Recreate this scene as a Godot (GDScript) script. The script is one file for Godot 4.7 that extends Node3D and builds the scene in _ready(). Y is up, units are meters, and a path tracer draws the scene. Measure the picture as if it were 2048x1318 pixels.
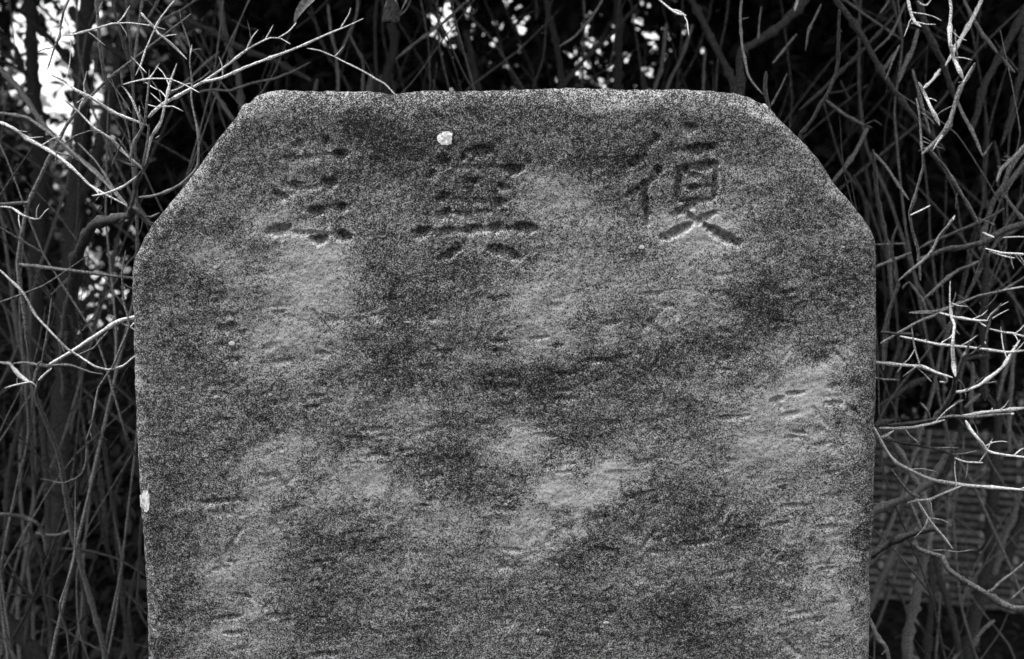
extends Node3D
# A weathered stone tablet in front of a bare thicket, photographed in black and white:
# every colour here is a grey.

const F := 2813.4            # the lens, in pixels of the 2048 wide photograph
const EYE := Vector3(0, 1.55, 0)
const PITCH := -7.0
const FRONT := -1.55         # the plane of the tablet's face
const THICK := 0.15
const UP := Vector3(0, 1, 0)

var rng := RandomNumberGenerator.new()
var M := {}
var taken := {}


# ---------------------------------------------------------------- helpers
func ray(px: float, py: float) -> Vector3:
	var d := Vector3((px - 1024.0) / F, (659.0 - py) / F, -1.0)
	return d.rotated(Vector3(1, 0, 0), deg_to_rad(PITCH))


func at(px: float, py: float, depth: float) -> Vector3:
	return EYE + ray(px, py) * depth


func on_face(px: float, py: float, back := 0.0) -> Vector2:
	var d := ray(px, py)
	var p := EYE + d * ((FRONT - back) / d.z)
	return Vector2(p.x, p.y)


func numbered(called: String) -> String:
	var n: int = taken.get(called, 0)
	taken[called] = n + 1
	return called if n == 0 else "%s_%03d" % [called, n]


func tag(o: Node, label := "", category := "", group := "", kind := "") -> void:
	if label: o.set_meta("label", label)
	if category: o.set_meta("category", category)
	if group: o.set_meta("group", group)
	if kind: o.set_meta("kind", kind)


func thing(called: String, where: Vector3, label: String, category: String, group := "") -> Node3D:
	var o := Node3D.new()
	o.name = numbered(called)
	add_child(o, true)
	o.position = where
	tag(o, label, category, group)
	return o


func obj(called: String, mesh: Mesh, mat: Material, parent: Node = self) -> MeshInstance3D:
	var o := MeshInstance3D.new()
	if parent == self:
		o.name = numbered(called)
	else:
		var n: int = parent.get_meta("count_" + called, 0)
		parent.set_meta("count_" + called, n + 1)
		o.name = called if n == 0 else "%s_%03d" % [called, n]
	o.mesh = mesh
	o.material_override = mat
	parent.add_child(o, true)
	if parent is Node3D and parent != self:
		var up: Node3D = parent
		var off := Vector3.ZERO
		while up != self:
			off += up.position
			up = up.get_parent()
		o.position = -off      # meshes of parts are given in the scene's own coordinates
	return o


func grey(v: float) -> Color:
	return Color(v, v, v).linear_to_srgb()


func mat(v: float, rough := 0.9, tex: Texture2D = null, scale := 1.0, relief := 0.0) -> StandardMaterial3D:
	var m := StandardMaterial3D.new()
	m.albedo_color = grey(v)
	m.roughness = rough
	m.metallic_specular = 0.35
	if tex:
		m.albedo_texture = tex
		m.uv1_triplanar = true
		m.uv1_world_triplanar = true
		m.uv1_scale = Vector3.ONE * scale
		if relief > 0.0:
			m.heightmap_enabled = true
			m.heightmap_texture = tex
			m.heightmap_scale = relief
	return m


func noise_tex(freq: float, lo: float, hi: float, sid: int, oct := 4, size := 256) -> ImageTexture:
	var n := FastNoiseLite.new()
	n.seed = sid
	n.frequency = freq
	n.fractal_octaves = oct
	var im := n.get_seamless_image(size, size)
	im.convert(Image.FORMAT_RGB8)
	for y in size:
		for x in size:
			var v := im.get_pixel(x, y).r
			v = lerpf(lo, hi, smoothstep(0.2, 0.8, v))
			im.set_pixel(x, y, Color(v, v, v).linear_to_srgb())
	return ImageTexture.create_from_image(im)


func commit(v: PackedVector3Array, n: PackedVector3Array, ix: PackedInt32Array, uv := PackedVector2Array()) -> ArrayMesh:
	var a := []
	a.resize(Mesh.ARRAY_MAX)
	a[Mesh.ARRAY_VERTEX] = v
	a[Mesh.ARRAY_NORMAL] = n
	a[Mesh.ARRAY_INDEX] = ix
	if uv.size():
		a[Mesh.ARRAY_TEX_UV] = uv
	var m := ArrayMesh.new()
	m.add_surface_from_arrays(Mesh.PRIMITIVE_TRIANGLES, a)
	return m


func cat(a: Vector3, b: Vector3, c: Vector3, d: Vector3, t: float) -> Vector3:
	return b.lerp(c, t).lerp(b.cubic_interpolate(c, a, d, t), 0.5)


# A knotty, tapering twig through the points p, radii r0 to r1: nodes swell a little, the ends are rounded.
func tube(p: PackedVector3Array, r0: float, r1: float, sides := 7, rough := 1.0) -> ArrayMesh:
	var q := PackedVector3Array()
	var n := p.size()
	for i in n - 1:
		var a := p[maxi(i - 1, 0)]
		var d := p[mini(i + 2, n - 1)]
		var parts := clampi(int(p[i].distance_to(p[i + 1]) / 0.006), 2, 26)
		for k in parts:
			q.append(cat(a, p[i], p[i + 1], d, float(k) / parts))
	q.append(p[n - 1])
	var m := q.size()
	var vs := PackedVector3Array()
	var ns := PackedVector3Array()
	var ix := PackedInt32Array()
	var side := Vector3(0, 0, 1)
	var node_at := rng.randf_range(3, 9)
	var swell := 0.0
	var w := Vector3.ZERO
	for i in m:
		var f := float(i) / maxf(1, m - 1)
		var dir := (q[mini(i + 1, m - 1)] - q[maxi(i - 1, 0)]).normalized()
		side = (side - dir * side.dot(dir)).normalized()
		var other := dir.cross(side)
		var r := lerpf(r0, r1, f)
		swell *= 0.45
		if i >= node_at:
			swell = rng.randf_range(0.25, 0.75) * rough
			node_at += rng.randf_range(5, 13)
		w = w * 0.8 + Vector3(rng.randf_range(-1, 1), rng.randf_range(-1, 1), rng.randf_range(-1, 1)) * r * 0.12 * rough
		var c := q[i] + w
		r *= 1.0 + swell + rng.randf_range(-0.08, 0.08) * rough
		if f > 0.86: r *= lerpf(1.0, 0.55, (f - 0.86) / 0.14)
		if i == 0 or i == m - 1:
			r *= 0.6
		for k in sides:
			var a := TAU * k / sides
			var o := side * cos(a) + other * sin(a)
			vs.append(c + o * r * (1.0 + rng.randf_range(-0.07, 0.07) * rough))
			ns.append(o)
		if i:
			var b := (i - 1) * sides
			for k in sides:
				var k2 := (k + 1) % sides
				ix.append_array([b + k, b + sides + k, b + k2, b + k2, b + sides + k, b + sides + k2])
	# buds and the stubs of lost twigs at the nodes
	if rough >= 1.0 and r0 < 0.012:
		var at_bud := rng.randi_range(4, 12)
		while at_bud < m - 2:
			var f := float(at_bud) / (m - 1)
			var dir := (q[at_bud + 1] - q[at_bud - 1]).normalized()
			var out := dir.cross(Vector3(rng.randf_range(-1, 1), rng.randf_range(-1, 1), rng.randf_range(-1, 1)).normalized()).normalized()
			var r := lerpf(r0, r1, f)
			var tip := q[at_bud] + (out + dir * rng.randf_range(0.3, 1.4)) * r * rng.randf_range(1.6, 3.6)
			var c := vs.size()
			var b2 := dir.cross(out)
			var root := q[at_bud] + out * r * 0.4
			for k in 4:
				var o := (dir * cos(TAU * k / 4) + b2 * sin(TAU * k / 4))
				vs.append(root + o * r * 0.5)
				ns.append((o + out).normalized())
			for k in 4:
				var o := (dir * cos(TAU * k / 4) + b2 * sin(TAU * k / 4))
				vs.append(tip + o * r * 0.22)
				ns.append((o + out).normalized())
			for k in 4:
				var k2 := (k + 1) % 4
				ix.append_array([c + k, c + k2, c + 4 + k, c + k2, c + 4 + k2, c + 4 + k])
			ix.append_array([c + 4, c + 5, c + 6, c + 4, c + 6, c + 7])
			at_bud += rng.randi_range(5, 16)
	for e in 2:
		var b: int = 0 if e == 0 else (m - 1) * sides
		var dir: Vector3 = (q[0] - q[1]).normalized() if e == 0 else (q[m - 1] - q[m - 2]).normalized()
		var c := vs.size()
		vs.append((q[0] if e == 0 else q[m - 1] + w) + dir * (r0 if e == 0 else r1) * 0.5)
		ns.append(dir)
		for k in sides:
			var k2 := (k + 1) % sides
			if e == 0:
				ix.append_array([c, b + k, b + k2])
			else:
				ix.append_array([c, b + k2, b + k])
	return commit(vs, ns, ix)


var shrub: Node3D


# One traced branch: depth and width (pixels of the photograph) at both ends, then x, y, x, y ...
func br(d0: float, d1: float, w0: float, w1: float, tone: String, xy: Array, called := "branch") -> void:
	var p := PackedVector3Array()
	var n := xy.size() / 2
	for i in n:
		var f := float(i) / (n - 1)
		var wob := rng.randf_range(-0.006, 0.006) if i > 0 and i < n - 1 else 0.0
		p.append(at(xy[2 * i], xy[2 * i + 1], lerpf(d0, d1, f) + wob))
	var o := obj(called, tube(p, w0 * 0.5 * d0 / F, w1 * 0.5 * d1 / F), M[tone], shrub)
	if tone == "dark" or d0 > 1.85 or called == "twig" or n < 4: return
	for k in rng.randi_range(1, 3):      # short side shoots
		var i := rng.randi_range(1, n - 2)
		var c := p[i].lerp(p[i + 1], rng.randf())
		var dir := (p[i + 1] - p[i]).normalized().rotated(Vector3(0, 0, 1), rng.randf_range(0.5, 1.2) * (1.0 if rng.randf() < 0.5 else -1.0))
		dir.z += rng.randf_range(-0.4, 0.2)
		var tp := PackedVector3Array([c])
		for j in rng.randi_range(2, 3):
			c += dir.normalized() * rng.randf_range(0.005, 0.016)
			tp.append(c)
			dir = dir.rotated(Vector3(0, 0, 1), rng.randf_range(-0.45, 0.45))
		if absf(c.x) < 0.43 and c.y < 1.63: continue
		obj("twig", tube(tp, 0.0009, 0.0005, 5), M[tone], o)


# A stem that goes on down to the ground below its last traced point.
func stem(d0: float, d1: float, w0: float, w1: float, tone: String, xy: Array) -> void:
	var p := PackedVector3Array()
	var n := xy.size() / 2
	for i in n:
		p.append(at(xy[2 * i], xy[2 * i + 1], lerpf(d0, d1, float(i) / (n - 1))))
	var last := p[n - 1]
	var ex: float = xy[xy.size() - 2]
	var ey: float = xy[xy.size() - 1]
	if ey < 1180.0 and (ex < 300.0 or ex > 1735.0):      # it ends among the other twigs, in view
		obj("branch", tube(p, w0 * 0.5 * d0 / F, w1 * 0.5 * d1 / F), M[tone], shrub)
		return
	var steps := maxi(2, int(last.y / 0.22))
	for k in range(1, steps + 1):
		var f := float(k) / steps
		p.append(Vector3(last.x + rng.randf_range(-0.02, 0.02) + 0.04 * f, last.y * (1.0 - f) - 0.02 * f, last.z - 0.05 * f + rng.randf_range(-0.02, 0.02)))
	obj("stem", tube(p, w0 * 0.5 * d0 / F, w1 * 0.65 * d1 / F, 8), M[tone], shrub)


# An untraced bush of many bare stems, deeper in the thicket.
func bush(base: Vector3, stems: int, high: float, spread: float, tones: Array, label: String, twiggy := 1) -> void:
	shrub = thing("bare_shrub", base, label, "shrub")
	for s in int(stems * 1.3):
		var a := rng.randf() * TAU
		var tilt := rng.randf_range(0.03, spread)
		var dir := Vector3(cos(a) * tilt, 1.0, sin(a) * tilt).normalized()
		var p := PackedVector3Array()
		var c := base + Vector3(rng.randf_range(-0.16, 0.16), -0.03, rng.randf_range(-0.16, 0.16))
		p.append(c)
		var reach := high * rng.randf_range(0.6, 1.1)
		var go := 0.0
		while go < reach:
			var l := rng.randf_range(0.09, 0.24)
			dir = (dir + Vector3(rng.randf_range(-0.28, 0.28), rng.randf_range(-0.08, 0.14), rng.randf_range(-0.28, 0.28))).normalized()
			c += dir * l
			c.z = minf(c.z, -1.88)      # nothing grows through the stone
			p.append(c)
			go += l
		var r := rng.randf_range(0.002, 0.0056)
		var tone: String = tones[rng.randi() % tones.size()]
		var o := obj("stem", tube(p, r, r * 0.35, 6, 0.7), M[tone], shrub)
		for t in rng.randi_range(1, 3) * twiggy:
			var k := rng.randi_range(2, maxi(2, p.size() - 2))
			if k >= p.size(): continue
			var tp := PackedVector3Array([p[k]])
			var td := (dir + Vector3(rng.randf_range(-0.9, 0.9), rng.randf_range(-0.4, 0.5), rng.randf_range(-0.7, 0.7))).normalized()
			var tc := p[k]
			for j in rng.randi_range(2, 5):
				td = (td + Vector3(rng.randf_range(-0.3, 0.3), rng.randf_range(-0.2, 0.25), rng.randf_range(-0.3, 0.3))).normalized()
				tc += td * rng.randf_range(0.06, 0.15)
				tc.z = minf(tc.z, -1.84)
				tp.append(tc)
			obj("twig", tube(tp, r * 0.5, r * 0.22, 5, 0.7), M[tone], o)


func leaf_mesh(l: float, w: float, fold: float) -> ArrayMesh:
	var v := PackedVector3Array()
	var n := PackedVector3Array()
	var ix := PackedInt32Array()
	var prof := [0.0, 0.72, 1.0, 0.7, 0.0]
	for i in 5:
		var f := i / 4.0
		var h: float = -0.18 * l * f * f
		for k in [-1, 0, 1]:
			v.append(Vector3(k * prof[i] * w * 0.5, h + absf(k) * fold * w * prof[i], f * l))
			n.append(Vector3(-k * 0.45, 1, 0.2).normalized())
	for i in 4:
		for k in 2:
			var a := i * 3 + k
			ix.append_array([a, a + 1, a + 3, a + 1, a + 4, a + 3])
	return commit(v, n, ix)


# An evergreen: trunk, limbs and a crown of single leaves. holes: ellipsoids [centre, radii, share of leaves left].
func evergreen(base: Vector3, high: float, mid: Vector3, size: Vector3, leaves: int, holes: Array, label: String, lm: Mesh, big: Mesh = null) -> void:
	var t := thing("evergreen_tree", base, label, "tree")
	var top := mid + Vector3(0, size.y * 0.5, 0)
	var p := PackedVector3Array([base + Vector3(0, -0.1, 0)])
	for i in 6:
		p.append(base.lerp(top, (i + 1) / 6.0) + Vector3(rng.randf_range(-0.07, 0.07), 0, rng.randf_range(-0.07, 0.07)))
	obj("trunk", tube(p, 0.055, 0.015, 9), M.dark, t)
	for i in 7:
		var s := p[rng.randi_range(2, 5)]
		var e := mid + Vector3(rng.randf_range(-0.8, 0.8) * size.x, rng.randf_range(-0.5, 0.8) * size.y, rng.randf_range(-0.7, 0.7) * size.z)
		obj("limb", tube(PackedVector3Array([s, s.lerp(e, 0.4) + Vector3(0, 0.1, 0), e]), 0.022, 0.006, 6), M.dark, t)
	var clump := []
	for i in maxi(30, leaves / 90):
		var d := Vector3(rng.randfn(), rng.randfn(), rng.randfn()).normalized() * pow(rng.randf(), 0.4)
		clump.append(mid + d * size)
	var list: Array[Transform3D] = []
	for i in leaves:
		var c: Vector3 = clump[rng.randi() % clump.size()]
		c += Vector3(rng.randfn(), rng.randfn(), rng.randfn()) * 0.17
		if c.y < 0.05: continue
		var keep := 1.0
		for h in holes:
			var q: Vector3 = (c - h[0]) / h[1]
			if q.length() < 1.0: keep = minf(keep, h[2])
		if rng.randf() > keep: continue
		var b := Basis.from_euler(Vector3(rng.randf_range(-0.9, 0.9), rng.randf() * TAU, rng.randf_range(-0.7, 0.7)))
		list.append(Transform3D(b.scaled(Vector3.ONE * rng.randf_range(0.7, 1.3)), c - base))
	crown(list, lm, t)
	if big == null: return
	# unseen boughs added over the thicket to shade it from the sky
	var hang: Array[Transform3D] = []
	for i in 5200:
		var d := Vector3(rng.randfn() * 0.55, rng.randfn() * 0.2, rng.randf_range(-1.75, 1.9))
		var c := mid + Vector3(0, 1.05, 2.25) + d
		var b := Basis.from_euler(Vector3(rng.randf_range(-0.6, 0.6), rng.randf() * TAU, rng.randf_range(-0.5, 0.5)))
		hang.append(Transform3D(b.scaled(Vector3.ONE * rng.randf_range(0.7, 1.3)), c - base))
	crown(hang, big, t)
	for i in 4:
		var e := mid + Vector3(rng.randf_range(-0.6, 0.6), 1.05 + rng.randf_range(-0.1, 0.2), rng.randf_range(1.2, 3.4))
		obj("limb", tube(PackedVector3Array([p[5], p[5].lerp(e, 0.5) + Vector3(0, 0.2, 0), e]), 0.025, 0.006, 6), M.dark, t)


func crown(list: Array[Transform3D], lm: Mesh, t: Node3D) -> void:
	var mm := MultiMesh.new()
	mm.transform_format = MultiMesh.TRANSFORM_3D
	mm.mesh = lm
	mm.instance_count = list.size()
	for i in list.size():
		mm.set_instance_transform(i, list[i])
	var o := MultiMeshInstance3D.new()
	o.name = "crown"
	o.multimesh = mm
	o.material_override = M.leaf
	tag(o, "", "", "", "stuff")
	t.add_child(o, true)


# ---------------------------------------------------------------- the stone
# Outline of the tablet: rows of (x left, x right) against height, read off in metres on its face.
var left_edge := PackedVector2Array()     # (y, x)
var right_edge := PackedVector2Array()
var top_edge := PackedVector2Array()      # (x, y)
var rough := FastNoiseLite.new()
var wear := FastNoiseLite.new()
var hm := PackedFloat32Array()            # carved relief, metres into the stone, on a 1 mm raster
const HX := -0.46
const HY := 0.92
const HW := 920
const HH := 740


func look_up(c: PackedVector2Array, k: float) -> float:
	if k <= c[0].x: return c[0].y
	for i in c.size() - 1:
		if k <= c[i + 1].x:
			var f := (k - c[i].x) / (c[i + 1].x - c[i].x)
			return lerpf(c[i].y, c[i + 1].y, f)
	return c[c.size() - 1].y


func edge_at(c: PackedVector2Array, y: float) -> float:
	return (look_up(c, y - 0.008) + look_up(c, y - 0.004) + look_up(c, y) + look_up(c, y + 0.004) + look_up(c, y + 0.008)) / 5.0


func outline() -> void:
	for q in [[1318, 298], [1215, 296], [1100, 289], [1000, 282], [900, 276], [750, 270], [640, 267], [580, 264], [530, 266], [495, 279], [455, 300], [400, 345], [350, 386], [310, 415], [270, 443], [230, 477], [208, 497]]:
		var p := on_face(q[1], q[0], 0.015)
		left_edge.append(Vector2(p.y, p.x))
	for q in [[1318, 1737], [1200, 1740], [1150, 1737], [1110, 1741], [1050, 1746], [930, 1748], [880, 1752], [850, 1748], [800, 1751], [640, 1752], [520, 1751], [480, 1750], [450, 1736], [410, 1705], [370, 1668], [330, 1645], [300, 1622], [270, 1591], [240, 1562], [208, 1528]]:
		var p := on_face(q[1], q[0], 0.015)
		right_edge.append(Vector2(p.y, p.x))
	for q in [[498, 206], [512, 192], [530, 185], [560, 180], [620, 182], [680, 183], [740, 182], [772, 187], [800, 187], [830, 181], [900, 182], [1000, 181], [1100, 177], [1180, 176], [1250, 179], [1320, 179], [1360, 178], [1420, 181], [1470, 185], [1500, 193], [1527, 206]]:
		var p := on_face(q[0], q[1], 0.015)
		top_edge.append(p)
	var l0 := left_edge[0]
	left_edge.insert(0, Vector2(-0.1, l0.y - 0.004))
	var r0 := right_edge[0]
	right_edge.insert(0, Vector2(-0.1, r0.y + 0.004))


# A cut stroke, worn: steep at its upper lip, running out gently below, as rain has left it.
func cut(x0: float, y0: float, x1: float, y1: float, w: float, deep: float) -> void:
	var a := on_face(x0, y0)
	var b := on_face(x1, y1)
	var half := w * 0.5 * 1.55 / F
	var n := (b - a).orthogonal().normalized() if a.distance_to(b) > 0.0005 else Vector2(0, 1)
	if n.y < 0: n = -n
	var pad := half * 4.0
	var i0 := clampi(int((minf(a.x, b.x) - pad - HX) * 1000), 0, HW - 1)
	var i1 := clampi(int((maxf(a.x, b.x) + pad - HX) * 1000), 0, HW - 1)
	var j0 := clampi(int((minf(a.y, b.y) - pad - HY) * 1000), 0, HH - 1)
	var j1 := clampi(int((maxf(a.y, b.y) + pad - HY) * 1000), 0, HH - 1)
	var ab := b - a
	deep *= 0.0019
	var len2 := maxf(ab.length_squared(), 1e-9)
	for j in range(j0, j1 + 1):
		for i in range(i0, i1 + 1):
			var p := Vector2(HX + i * 0.001, HY + j * 0.001)
			var nx := wear.get_noise_2d(p.x, p.y)
			p += Vector2(wear.get_noise_2d(p.x + 3.0, p.y), wear.get_noise_2d(p.x, p.y + 5.0)) * half * 0.38
			var t := clampf((p - a).dot(ab) / len2, 0.0, 1.0)
			var off := p - a - ab * t
			var wide := 0.72 + 0.5 * sin(PI * clampf(t * 1.15 - 0.05 + nx * 0.4, 0.0, 1.0))
			off /= wide
			var d := off.length()
			var up := off.dot(n)
			var side := sqrt(maxf(0.0, d * d - up * up))
			var f := 0.0
			if up >= 0.0:
				f = 1.0 - smoothstep(half * 0.45, half * 1.15, d)
			else:
				f = 1.0 - smoothstep(0.0, 1.0, sqrt(pow(-up / (half * 3.0), 2.0) + pow(side / (half * 1.3), 2.0)))
			if f <= 0.0: continue
			f *= clampf(1.0 + nx * 0.5, 0.4, 1.2) * (1.0 - 0.45 * pow(absf(t * 2.0 - 1.0), 3.0))
			var k := j * HW + i
			hm[k] = maxf(hm[k], deep * f)


func carve() -> void:
	hm.resize(HW * HH)
	wear.seed = 41
	wear.frequency = 110.0
	wear.fractal_octaves = 3
	# the character on the left
	for s in [[585, 288, 605, 284, 14, 2.6], [651, 278, 655, 280, 15, 3.4], [665, 306, 692, 303, 12, 4.6], [565, 316, 588, 312, 12, 2], [577, 369, 600, 368, 13, 3.4], [548, 384, 572, 393, 12, 2.8], [646, 364, 668, 362, 16, 4.2],
		[618, 417, 646, 420, 12, 5.2], [672, 410, 692, 412, 12, 5.2], [532, 460, 578, 452, 12, 5.2], [620, 477, 652, 474, 12, 5.4], [672, 465, 700, 471, 12, 5.2], [648, 305, 645, 350, 8, 1.0], [560, 470, 550, 500, 9, 0.8]]:
		cut(s[0], s[1], s[2], s[3], s[4], s[5])
	# the character in the middle
	for s in [[935, 300, 986, 296, 12, 4.6], [924, 311, 928, 312, 14, 4.2], [889, 314, 893, 330, 22, 4.6], [1005, 337, 1045, 333, 12, 4.6], [932, 361, 960, 358, 8, 3.2], [995, 368, 1018, 375, 9, 2.8], [872, 395, 896, 386, 12, 4.4],
		[985, 399, 1012, 404, 12, 3.8], [874, 428, 900, 421, 11, 4.2], [826, 463, 857, 458, 12, 4.8], [880, 461, 910, 458, 9, 3.6], [930, 458, 960, 453, 10, 4.8], [980, 454, 1005, 450, 11, 4.8], [1028, 454, 1050, 448, 12, 5.4],
		[1050, 448, 1074, 456, 12, 5], [878, 516, 920, 494, 10, 3.8], [976, 493, 1020, 500, 11, 4.2], [1020, 500, 1042, 517, 10, 4.2], [855, 352, 868, 345, 14, 1.8], [895, 345, 905, 375, 10, 1.0]]:
		cut(s[0], s[1], s[2], s[3], s[4], s[5])
	# the character on the right
	for s in [[1370, 250, 1396, 252, 12, 4.2], [1312, 271, 1318, 278, 16, 3.2], [1250, 332, 1292, 309, 10, 3.8], [1371, 298, 1430, 290, 12, 5.2], [1312, 338, 1323, 338, 14, 4.2], [1358, 340, 1385, 330, 10, 4.6], [1385, 330, 1436, 326, 11, 4.6],
		[1378, 346, 1398, 350, 10, 2.6], [1378, 374, 1400, 372, 8, 3.2], [1250, 392, 1312, 351, 8, 3.8], [1345, 428, 1396, 404, 9, 3.2], [1322, 475, 1388, 444, 10, 4.8], [1388, 444, 1432, 423, 9, 2.6], [1372, 420, 1400, 446, 9, 3], [1412, 449, 1482, 486, 11, 5.4],
		[1293, 372, 1297, 450, 10, 4.0], [1357, 338, 1353, 402, 9, 3.4], [1432, 330, 1428, 398, 9, 3.0], [1362, 402, 1424, 398, 7, 2.4]]:
		cut(s[0], s[1], s[2], s[3], s[4], s[5])
	# faint remains that join the strokes
	for s in [[648, 276, 650, 480, 9, 1.5], [560, 318, 700, 304, 7, 1.4], [552, 390, 668, 364, 7, 1.3], [604, 418, 700, 410, 7, 1.6], [530, 461, 704, 470, 7, 1.5], [572, 300, 566, 400, 8, 1.0],
		[826, 463, 1074, 453, 8, 2.0], [872, 396, 1014, 402, 7, 1.4], [872, 429, 1012, 421, 7, 1.3], [892, 332, 1046, 334, 7, 1.5], [901, 330, 899, 440, 8, 1.3], [990, 345, 992, 440, 8, 1.3], [946, 300, 947, 456, 8, 1.2], [930, 312, 988, 297, 8, 1.6], [880, 515, 930, 480, 8, 1.5],
		[1366, 252, 1340, 300, 8, 1.4], [1340, 300, 1436, 289, 8, 2.0], [1357, 374, 1430, 370, 6, 1.5], [1316, 274, 1250, 334, 8, 2.0]]:
		cut(s[0], s[1], s[2], s[3], s[4], s[5] * 0.65)
	# worn columns of small writing below, hardly more than touches
	var r := RandomNumberGenerator.new()
	r.seed = 77
	for col in [440, 545, 640, 735, 845, 1000, 1095, 1200, 1300, 1440, 1560, 1650]:
		var y := 570.0 + r.randf_range(0, 60)
		while y < 1310.0:
			for k in r.randi_range(1, 4):
				var x: float = col + r.randf_range(-26, 20)
				var yy := y + r.randf_range(-24, 24)
				var l := r.randf_range(12, 44)
				var slope := r.randf_range(-0.25, 0.12) if r.randf() < 0.75 else r.randf_range(0.4, 1.6) * (1.0 if r.randf() < 0.5 else -1.0)
				cut(x, yy, x + l, yy + l * slope, r.randf_range(5, 9), r.randf_range(0.25, 1.0))
			y += r.randf_range(70, 96)
	# what is left of the writing further down
	for s in [[400, 1004, 482, 998, 7, 3.2], [420, 1239, 480, 1232, 7, 2.6], [445, 1267, 482, 1266, 6, 2.8], [690, 876, 745, 878, 6, 2.2], [615, 793, 650, 790, 6, 2.4], [605, 815, 640, 812, 6, 2.2], [980, 683, 1015, 682, 6, 2.8], [985, 702, 1015, 700, 6, 2.8],
		[1060, 677, 1100, 673, 4, 2.2], [1105, 692, 1130, 688, 5, 2], [1165, 721, 1225, 718, 7, 2.8], [440, 655, 470, 652, 15, 3.2], [420, 602, 450, 596, 13, 1.8], [445, 630, 465, 627, 8, 1.6], [1542, 802, 1566, 795, 10, 2.8], [1575, 788, 1610, 784, 6, 2.4],
		[1585, 862, 1612, 866, 6, 2.2], [1695, 808, 1722, 832, 9, 2.2], [738, 633, 758, 628, 8, 2], [850, 686, 872, 692, 8, 2.2], [838, 735, 866, 731, 8, 2.8], [470, 1188, 502, 1197, 6, 1.8], [1440, 719, 1462, 714, 8, 2.4], [1545, 590, 1590, 580, 8, 1.6],
		[425, 1140, 458, 1134, 7, 1.6], [960, 770, 1040, 776, 14, 2.0], [760, 602, 800, 596, 14, 1.2], [455, 716, 475, 720, 8, 1.8], [560, 1020, 600, 1012, 8, 1.4], [680, 1070, 725, 1062, 7, 1.8], [1250, 996, 1310, 982, 8, 1.6], [1190, 1096, 1230, 1102, 9, 2.2],
		[1360, 1088, 1430, 1082, 8, 2], [1470, 1060, 1520, 1052, 6, 1.5], [1570, 1012, 1615, 1010, 6, 2], [1280, 845, 1330, 838, 8, 1.5], [1440, 838, 1500, 830, 7, 1.7], [530, 1232, 580, 1230, 7, 1.8], [1430, 1150, 1470, 1142, 9, 1.8], [1110, 800, 1160, 795, 7, 1.5],
		[620, 1310, 690, 1306, 9, 1.8], [820, 1222, 870, 1220, 7, 1.5], [1580, 1230, 1620, 1222, 7, 1.6], [790, 905, 830, 898, 7, 1.3], [1300, 862, 1322, 860, 9, 2], [1640, 950, 1680, 942, 6, 1.4]]:
		cut(s[0], s[1], s[2], s[3], s[4] * 0.9, s[5] * 0.62)


# Broad hollows and the flake off the upper right corner.
func broad(px: float, py: float) -> float:
	var h := 0.0
	for g in [[625, 395, 120, 130, 4.5], [960, 420, 160, 120, 4.0], [1370, 390, 130, 120, 4.5], [800, 178, 42, 46, 8.0], [450, 655, 90, 110, 2.0], [1030, 800, 160, 110, 3.0], [1590, 690, 150, 100, 3.0], [1180, 900, 190, 70, 2.5], [1090, 560, 110, 70, 1.5], [700, 880, 160, 90, 1.6], [1480, 1010, 160, 80, 1.6], [560, 1170, 150, 80, 1.4]]:
		var u: float = (px - g[0]) / g[2]
		var v: float = (py - g[1]) / g[3]
		var q := u * u + v * v
		if q < 6.0:
			h += g[4] * 0.001 * exp(-q)
	var over := ((px - 1412.0) * 0.42 - (py - 190.0)) / 1.085
	if over > 0.0 and px > 1400.0 and py < 330.0:
		h += minf(over * 0.00036, 0.0135) * clampf((px - 1400.0) / 20.0, 0.0, 1.0)
	return h


# How far the face lies behind its plane there: cuts, hollows, pits, and the rounding of the edges.
func sunk(px: float, py: float, xl: float, xr: float, steep_l: float, steep_r: float, topy: float) -> float:
	var d := minf((px - xl) * steep_l, (xr - px) * steep_r)
	var dt := (topy - py)
	var R := 0.016 + 0.005 * rough.get_noise_2d(px * 9.0, py * 9.0)
	var e := 0.0
	var rt := R * 1.7
	if dt < rt:
		var f := clampf(1.0 - dt / rt, 0.0, 1.0)
		e += rt * (1.0 - sqrt(maxf(0.0, 1.0 - f * f))) * 0.62
	if d < R:
		var f := clampf(1.0 - d / R, 0.0, 1.0)
		e = maxf(e, R * 0.9 * (1.0 - sqrt(maxf(0.0, 1.0 - f * f))))
	e = minf(e, 0.0155)
	var h := 0.0
	if py > 0.93:
		var hx := (px - HX) * 1000.0
		var hy := (py - HY) * 1000.0
		var a := clampi(int(hx), 0, HW - 2)
		var b := clampi(int(hy), 0, HH - 2)
		var fx := clampf(hx - a, 0, 1)
		var fy := clampf(hy - b, 0, 1)
		var k := b * HW + a
		h = lerpf(lerpf(hm[k], hm[k + 1], fx), lerpf(hm[k + HW], hm[k + HW + 1], fx), fy)
		var w := Vector3(px, py, FRONT) - EYE
		w = w.rotated(Vector3(1, 0, 0), deg_to_rad(-PITCH))
		h += broad(1024.0 - w.x / w.z * F, 659.0 + w.y / w.z * F)
	# pits and the long grain of the bedding
	h += rough.get_noise_2d(px * 16.0, py * 22.0) * 0.0014
	h += rough.get_noise_2d(px * 95.0 + 40.0, py * 170.0) * 0.00034
	h += rough.get_noise_2d(px * 260.0, py * 330.0 + 9.0) * 0.00022
	return e + minf(h, 0.0155)


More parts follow.
